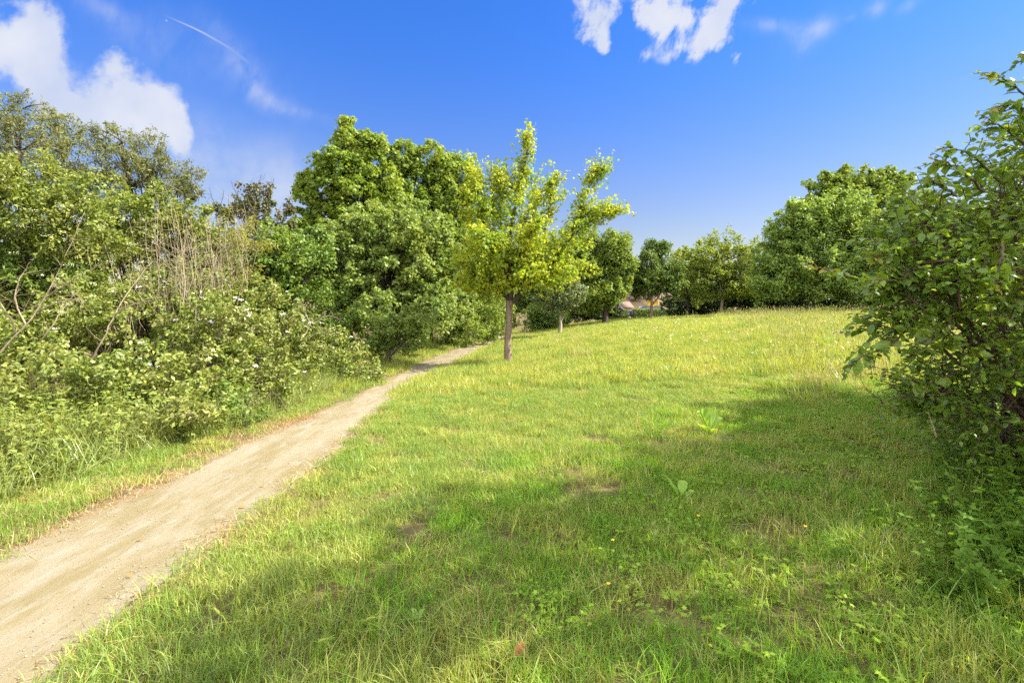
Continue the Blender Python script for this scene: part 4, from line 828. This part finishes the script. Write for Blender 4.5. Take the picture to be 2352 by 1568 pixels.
# ---------------------------------------------------------------- far: clipped hedge, house, garage, car
def box(x0, x1, y0, y1, z0, z1):
    V = np.array([(x, y, z) for z in (z0, z1) for x, y in ((x0, y0), (x1, y0), (x1, y1), (x0, y1))], float)
    return V, [np.array([(0,3,2,1),(4,5,6,7),(0,1,5,4),(1,2,6,5),(2,3,7,6),(3,0,4,7)])]
def clipped(label, dx0, dx1, Yh, top, seed):
    rng = np.random.default_rng(seed); x0, x1 = (dx0-CX)/F*Yh, (dx1-CX)/F*Yh; zt = EYE-(top-HY)/F*Yh; zb = tz((x0+x1)/2, Yh)
    T = thing('clipped_hedge', ((x0+x1)/2, Yh, zb), label, 'hedge', 'clipped hedges before the house'); base = np.array(T.location)
    n = int((x1-x0)*1100); u = rng.random(n); f = rng.random(n) < .7
    P = np.stack([rng.uniform(x0, x1, n), np.where(f, Yh-.45+rng.normal(size=n)*.04, Yh+rng.uniform(-.45, .45, n)), np.where(f, zb+(zt-zb)*u, zt+rng.normal(size=n)*.03)], -1)
    N = np.where(f[:, None], [[0, -1, .3]], [[0, 0, 1.]])+rng.normal(size=(n, 3))*.5; V, fs = leafgeo(P, N, .10, 'diamond', rng=rng); mk('foliage', V-base, fs, M['green'], T)
    V, fs = box(x0+.05, x1-.05, Yh-.4, Yh+.4, zb, zt-.04); mk('branches', V-base, fs, M['barkdark'], T)
clipped('clipped green hedge in front of the distant house', 1455, 1600, 46, 709, 1)
clipped('shorter clipped hedge left of the gap before the house', 1395, 1441, 46.5, 711, 2)
MB_ = mat_plain('house_brick', (.34,.26,.17), (.28,.21,.13), 3, .9); MR = mat_plain('roof_tile', (.36,.13,.07), (.28,.10,.06), 4, .85); MWh = mat_plain('white_board', (.80,.80,.78), (.7,.7,.68), 3, .6)
MY = mat_plain('yellow_door', (.80,.47,.02), (.75,.42,.02), 3, .5); MG = mat_plain('window_glass', (.06,.07,.08), (.04,.05,.06), 2, .1, spec=.8); MO = mat_plain('orange_tile', (.22,.14,.10), (.18,.11,.08), 4, .85)
def house(label, x0, x1, y0, y1, h, rh, wall, roof, wins, door=None, name='house'):
    z0 = tz((x0+x1)/2, y0)-.2; T = thing(name, (x0, y0, z0), label, 'house', 'distant houses beyond the field'); base = np.array(T.location)
    V, fs = box(x0, x1, y0, y1, z0, z0+h); ym = (y0+y1)/2
    V2 = np.array([(x0, y0, z0+h), (x0, y1, z0+h), (x0, ym, z0+h+rh-.02), (x1, y0, z0+h), (x1, y1, z0+h), (x1, ym, z0+h+rh-.02)]); f2 = [np.array([(0,2,1),(3,4,5)])]
    V, fs = merge([(V, fs), (V2, f2)]); mk('wall', V-base, fs, wall, T)
    o_ = .35; parts = []
    for s, ye in ((1, y0-o_), (-1, y1+o_)):
        ze = z0+h-o_*rh/((y1-y0)/2); A = np.array([(x0-.3, ye, ze), (x1+.3, ye, ze), (x1+.3, ym, z0+h+rh), (x0-.3, ym, z0+h+rh)], float); B_ = A+[0, 0, .15]; parts.append((np.concatenate([A, B_]), [np.array([(0,1,2,3),(4,7,6,5),(0,4,5,1),(1,5,6,2),(2,6,7,3),(3,7,4,0)])]))
    V, fs = merge(parts); rf = mk('roof', V-base, fs, roof, T)
    for (wx, wz, ww, wh) in wins:
        V, fs = box(x0+wx, x0+wx+ww, y0-.06, y0+.02, z0+wz, z0+wz+wh); wn = mk('window', V-base, fs, MWh, T)
        V, fs = box(x0+wx+.08, x0+wx+ww-.08, y0-.075, y0-.05, z0+wz+.08, z0+wz+wh-.08); mk('pane', V-base, fs, MG, wn)
    if door:
        dx_, dw, dh, dm = door; V, fs = box(x0+dx_, x0+dx_+dw, y0-.07, y0+.02, z0, z0+dh); mk('door', V-base, fs, dm, T)
    return T
Yh = 60
house('pinkish brick house with a yellow door panel seen between the back trees', (1450-CX)/F*Yh, (1508-CX)/F*Yh+2.5, Yh, Yh+8, 2.5, 1.0, MB_, MO, [(1.0, .9, .5, .7), (4.6, .9, 1.0, 1.0)], ((1487-1462)/F*Yh+.65, 1.3, 2.3, MY))
house('low white garage beside the pinkish brick house', (1436-CX)/F*56, (1449-CX)/F*56, 56, 60, 1.5, .6, MWh, MO, [], None, 'garage')
house('orange roofed house behind the dark round tree', (1530-CX)/F*66, (1650-CX)/F*66, 66, 74, 2.3, .8, MB_, MO, [(1.0, 1.0, 1.1, 1.1), (3.4, 1.0, 1.1, 1.1)], (2.3, .9, 2.1, MWh))
house('red roofed house left of the garage half hidden by the bright tree', (1340-CX)/F*70, (1425-CX)/F*70, 70, 78, 2.2, .8, MB_, MO, [(1.0, .9, 1.1, 1.1), (3.2, .9, 1.1, 1.1)])
def car():
    x, y = (1493-CX)/F*50, 50; z = tz(x, y); T = thing('parked_car', (x, y, z), 'black parked car with only its roof showing above the clipped hedge', 'car')
    blk = mat_plain('car_paint', (.02,.02,.022), (.018,.018,.02), 2, .3, spec=.6); prof = [(-2.1,.3),(-2.15,.75),(-1.95,.95),(-1.2,1.0),(-.55,1.42),(.75,1.45),(1.45,1.0),(2.05,.9),(2.1,.3)]
    n = len(prof); V = [(a, s*(.85 if c < 1.2 else .7), c) for s in (-1, 1) for a, c in prof]; f4 = [(k, (k+1) % n, (k+1) % n+n, k+n) for k in range(n)]
    mk('body', V, [np.array(f4), np.array([tuple(range(n-1, -1, -1)), tuple(range(n, 2*n))])], blk, T)
    for s in (-1, 1):
        V = [(-1.0, s*.79, 1.03), (1.25, s*.79, 1.03), (.7, s*.72, 1.38), (-.5, s*.72, 1.38)]; mk('window', np.array(V)+[0, s*.03, 0], np.array([(0,1,2,3)]), MG, T)
        for a in (-1.35, 1.35):
            V, fs = tube([(a, s*.62, .33), (a, s*.88, .33)], .33, 18); o = mk('wheel', V, fs+[np.array([tuple(range(18))]), np.array([tuple(range(18, 36))])], MG, T)
car()
# aeroplane at the head of the vapour trail
d = W(382, 47, 1.0)-np.array([0, 0, EYE]); d = d/np.linalg.norm(d)*9000; T = thing('aeroplane', d, 'tiny white aeroplane at the head of the vapour trail', 'aeroplane', rz=2.4)
V, fs = tube([(-19, 0, 0), (-14, 0, .6), (0, 0, .2), (15, 0, 0), (19, 0, -.4)], [.3, 1.9, 2.1, 1.9, .3], 10); mk('fuselage', V, fs, MWh, T, smooth=True)
for s in (-1, 1):
    V = np.array([(4, s*1.5, 0), (-2, s*1.5, 0), (-8, s*18, 1), (-6, s*18, 1)]); V = np.concatenate([V, V+[0, 0, .4]]); mk('wing', V, np.array([(0,1,2,3),(4,7,6,5),(0,4,5,1),(1,5,6,2),(2,6,7,3),(3,7,4,0)]), MWh, T)
V = np.array([(-13, 0, 1.5), (-18, 0, 1.5), (-20, 0, 7), (-17.5, 0, 7)]); V = np.concatenate([V-[0, .2, 0], V+[0, .2, 0]]); mk('tail_fin', V, np.array([(0,1,2,3),(4,7,6,5),(0,4,5,1),(1,5,6,2),(2,6,7,3),(3,7,4,0)]), MWh, T)
